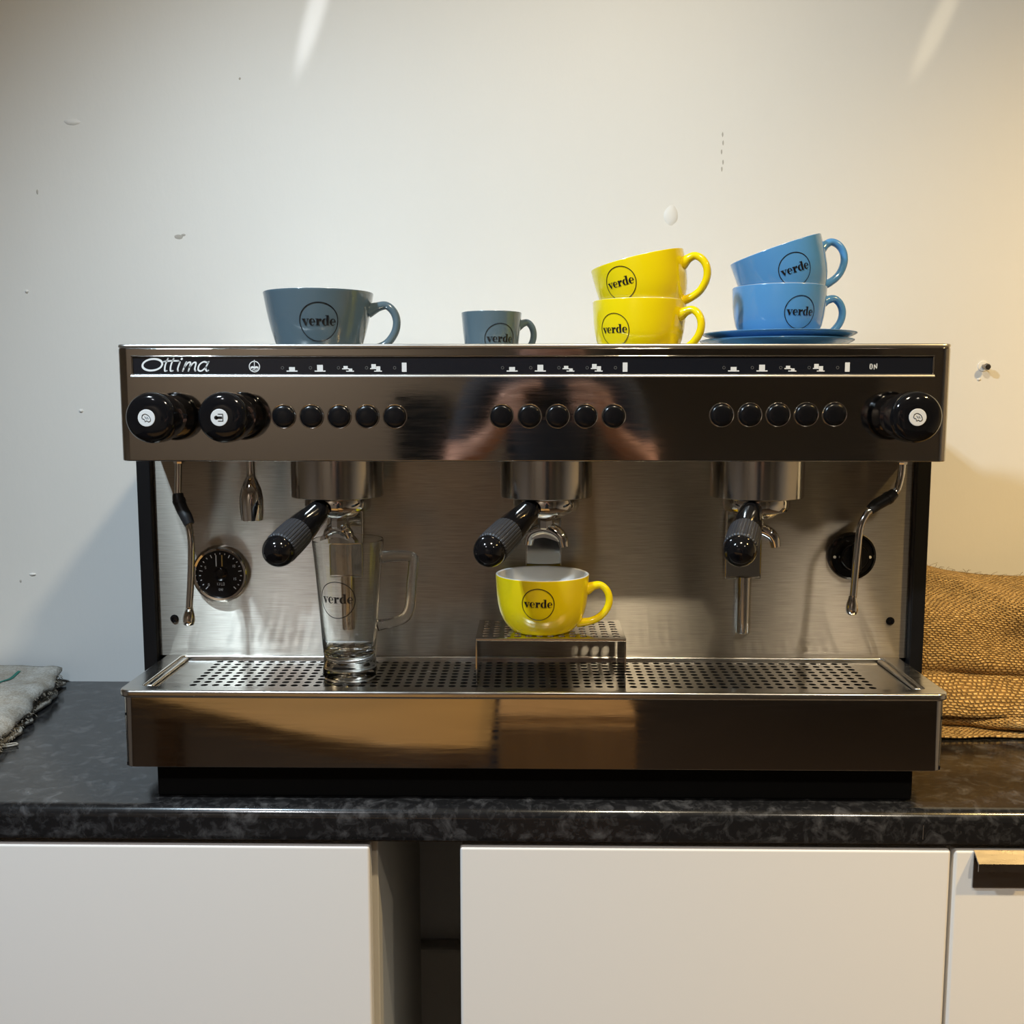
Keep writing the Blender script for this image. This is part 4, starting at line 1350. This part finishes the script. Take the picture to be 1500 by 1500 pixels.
for s_ in (-1, 1):
    n_ = 'l' if s_ < 0 else 'r'
    ex = ends[s_]
    hx = ex + s_ * 0.030
    J.update({n_ + 'shoulder': ((PX + s_ * 0.175, PYY + 0.01, 1.385), 0.058), n_ + 'upper': ((PX + s_ * 0.215, PYY + 0.04, 1.27), 0.046), n_ + 'elbow': ((PX + s_ * 0.245, PYY + 0.09, 1.140), 0.038),
              n_ + 'fore': ((PX + s_ * 0.205, PYY + 0.20, 1.205), 0.036), n_ + 'wrist': ((hx + s_ * 0.032, PYY + 0.335, 1.262), 0.024), n_ + 'palm': ((hx + s_ * 0.012, PYY + 0.385, 1.300), (0.026, 0.020)), n_ + 'knuckle': ((hx + s_ * 0.004, PYY + 0.402, 1.335), (0.024, 0.016))})
    E_ += [('collar', n_ + 'shoulder'), (n_ + 'shoulder', n_ + 'upper'), (n_ + 'upper', n_ + 'elbow'), (n_ + 'elbow', n_ + 'fore'), (n_ + 'fore', n_ + 'wrist'), (n_ + 'wrist', n_ + 'palm'), (n_ + 'palm', n_ + 'knuckle')]
    # four fingers curl round the end of the phone, thumb behind it
    for q, (z0, z1, reach) in enumerate(((1.362, 1.378, 0.050), (1.345, 1.352, 0.044), (1.328, 1.328, 0.042), (1.311, 1.306, 0.034))):
        if s_ < 0 and q in (1, 2): reach = 0.012       # keeps clear of the lens
        a = f'{n_}f{q}'
        J.update({a + 'a': ((hx - s_ * 0.002, -1.106, z0), 0.0095), a + 'b': ((hx - s_ * 0.018, -1.0985, (z0 + z1) / 2), 0.0088), a + 'c': ((ex - s_ * reach * 0.5, -1.1000, z1), 0.0080), a + 'd': ((ex - s_ * reach, -1.1005, z1), 0.0070)})
        E_ += [(n_ + ('knuckle' if q < 2 else 'palm'), a + 'a'), (a + 'a', a + 'b'), (a + 'b', a + 'c'), (a + 'c', a + 'd')]
    a = n_ + 'thumb'
    J.update({a + 'a': ((hx - s_ * 0.006, PYY + 0.385, 1.308), 0.0120), a + 'b': ((ex - s_ * 0.010, -1.1285, 1.322), 0.0100), a + 'c': ((ex - s_ * 0.034, -1.1275, 1.334), 0.0085)})
    E_ += [(n_ + 'palm', a + 'a'), (a + 'a', a + 'b'), (a + 'b', a + 'c')]
    J.update({n_ + 'hip': ((PX + s_ * 0.095, PYY, 0.86), 0.088), n_ + 'knee': ((PX + s_ * 0.105, PYY + 0.015, 0.48), 0.055), n_ + 'calf': ((PX + s_ * 0.108, PYY - 0.01, 0.34), 0.052), n_ + 'ankle': ((PX + s_ * 0.11, PYY - 0.02, 0.09), 0.036), n_ + 'heel': ((PX + s_ * 0.11, PYY - 0.03, 0.045), 0.036), n_ + 'toe': ((PX + s_ * 0.125, PYY + 0.16, 0.034), (0.040, 0.028))})
    E_ += [('pelvis', n_ + 'hip'), (n_ + 'hip', n_ + 'knee'), (n_ + 'knee', n_ + 'calf'), (n_ + 'calf', n_ + 'ankle'), (n_ + 'ankle', n_ + 'heel'), (n_ + 'heel', n_ + 'toe')]
bd_ = meshobj('body', skinned('body', J, E_, 'pelvis', None, 2), [M['skin'], M['shirt'], M['denim'], M['black_satin']], per, smooth=180)
bo = WLOC[bd_.name]
for p in bd_.data.polygons:
    c = p.center + bo
    arm = abs(c.x - PX) > 0.17
    if c.z < 0.075: p.material_index = 3
    elif c.z < 0.92: p.material_index = 2
    elif c.z < 1.455 and c.y < PYY + 0.14 and not (arm and c.z < 1.235): p.material_index = 1


hd_ = Vector((PX, PYY + 0.035, 1.615))
meshobj('hair', lathe([(0.098 * cos(a), 0.012 + 0.100 * sin(a)) for a in [R(-18), R(0), R(20), R(40), R(60), R(75), R(86)]], 32, Matrix.Translation(hd_ + Vector((0, -0.024, 0.020))) @ Matrix.Rotation(R(28), 4, 'X')), M['hair'], per, smooth=180)
for s_ in (-1, 1):
    meshobj('eye', lathe([(0.010 * cos(a), 0.010 * sin(a)) for a in [R(-80), R(-40), R(0), R(40), R(80)]], 12, Matrix.Translation((PX + s_ * 0.030, PYY + 0.108, 1.605))), M['black_gloss'], per, smooth=180)
    meshobj('ear', lathe([(0.020 * cos(a), 0.010 * sin(a)) for a in [R(-80), R(-40), R(0), R(40), R(80)]], 14, axis_xf((PX + s_ * 0.080, PYY + 0.03, 1.590), (1, 0, 0))), M['skin'], per, smooth=180)
meshobj('mouth', box(PX - 0.022, PX + 0.022, PYY + 0.112, PYY + 0.122, 1.534, 1.542, 0.003), M['fray_dark'], per)
ph = thing('phone', 'black phone held level in both hands, reflected in the steel hood', 'phone', (0.055, -1.113, 1.30))
meshobj('phone_body', box(-0.020, 0.130, -1.1170, -1.1090, 1.300, 1.372, 0.003, 3), M['black_satin'], ph, smooth=40)
lm = meshobj('camera_bump', box(-0.018, 0.016, -1.1090, -1.1075, 1.334, 1.369, 0.0007, 2), M['black_gloss'], ph)
for (x, z) in ((-0.010, 1.3605), (-0.010, 1.343), (0.007, 1.352)):
    meshobj('lens', lathe([(0.0062, 0), (0.0062, 0.0012), (0.0052, 0.0014), (0.0048, 0.0008)], 20, axis_xf((x, -1.1075, z), (0, 1, 0))), M['black_gloss'], lm, smooth=40)
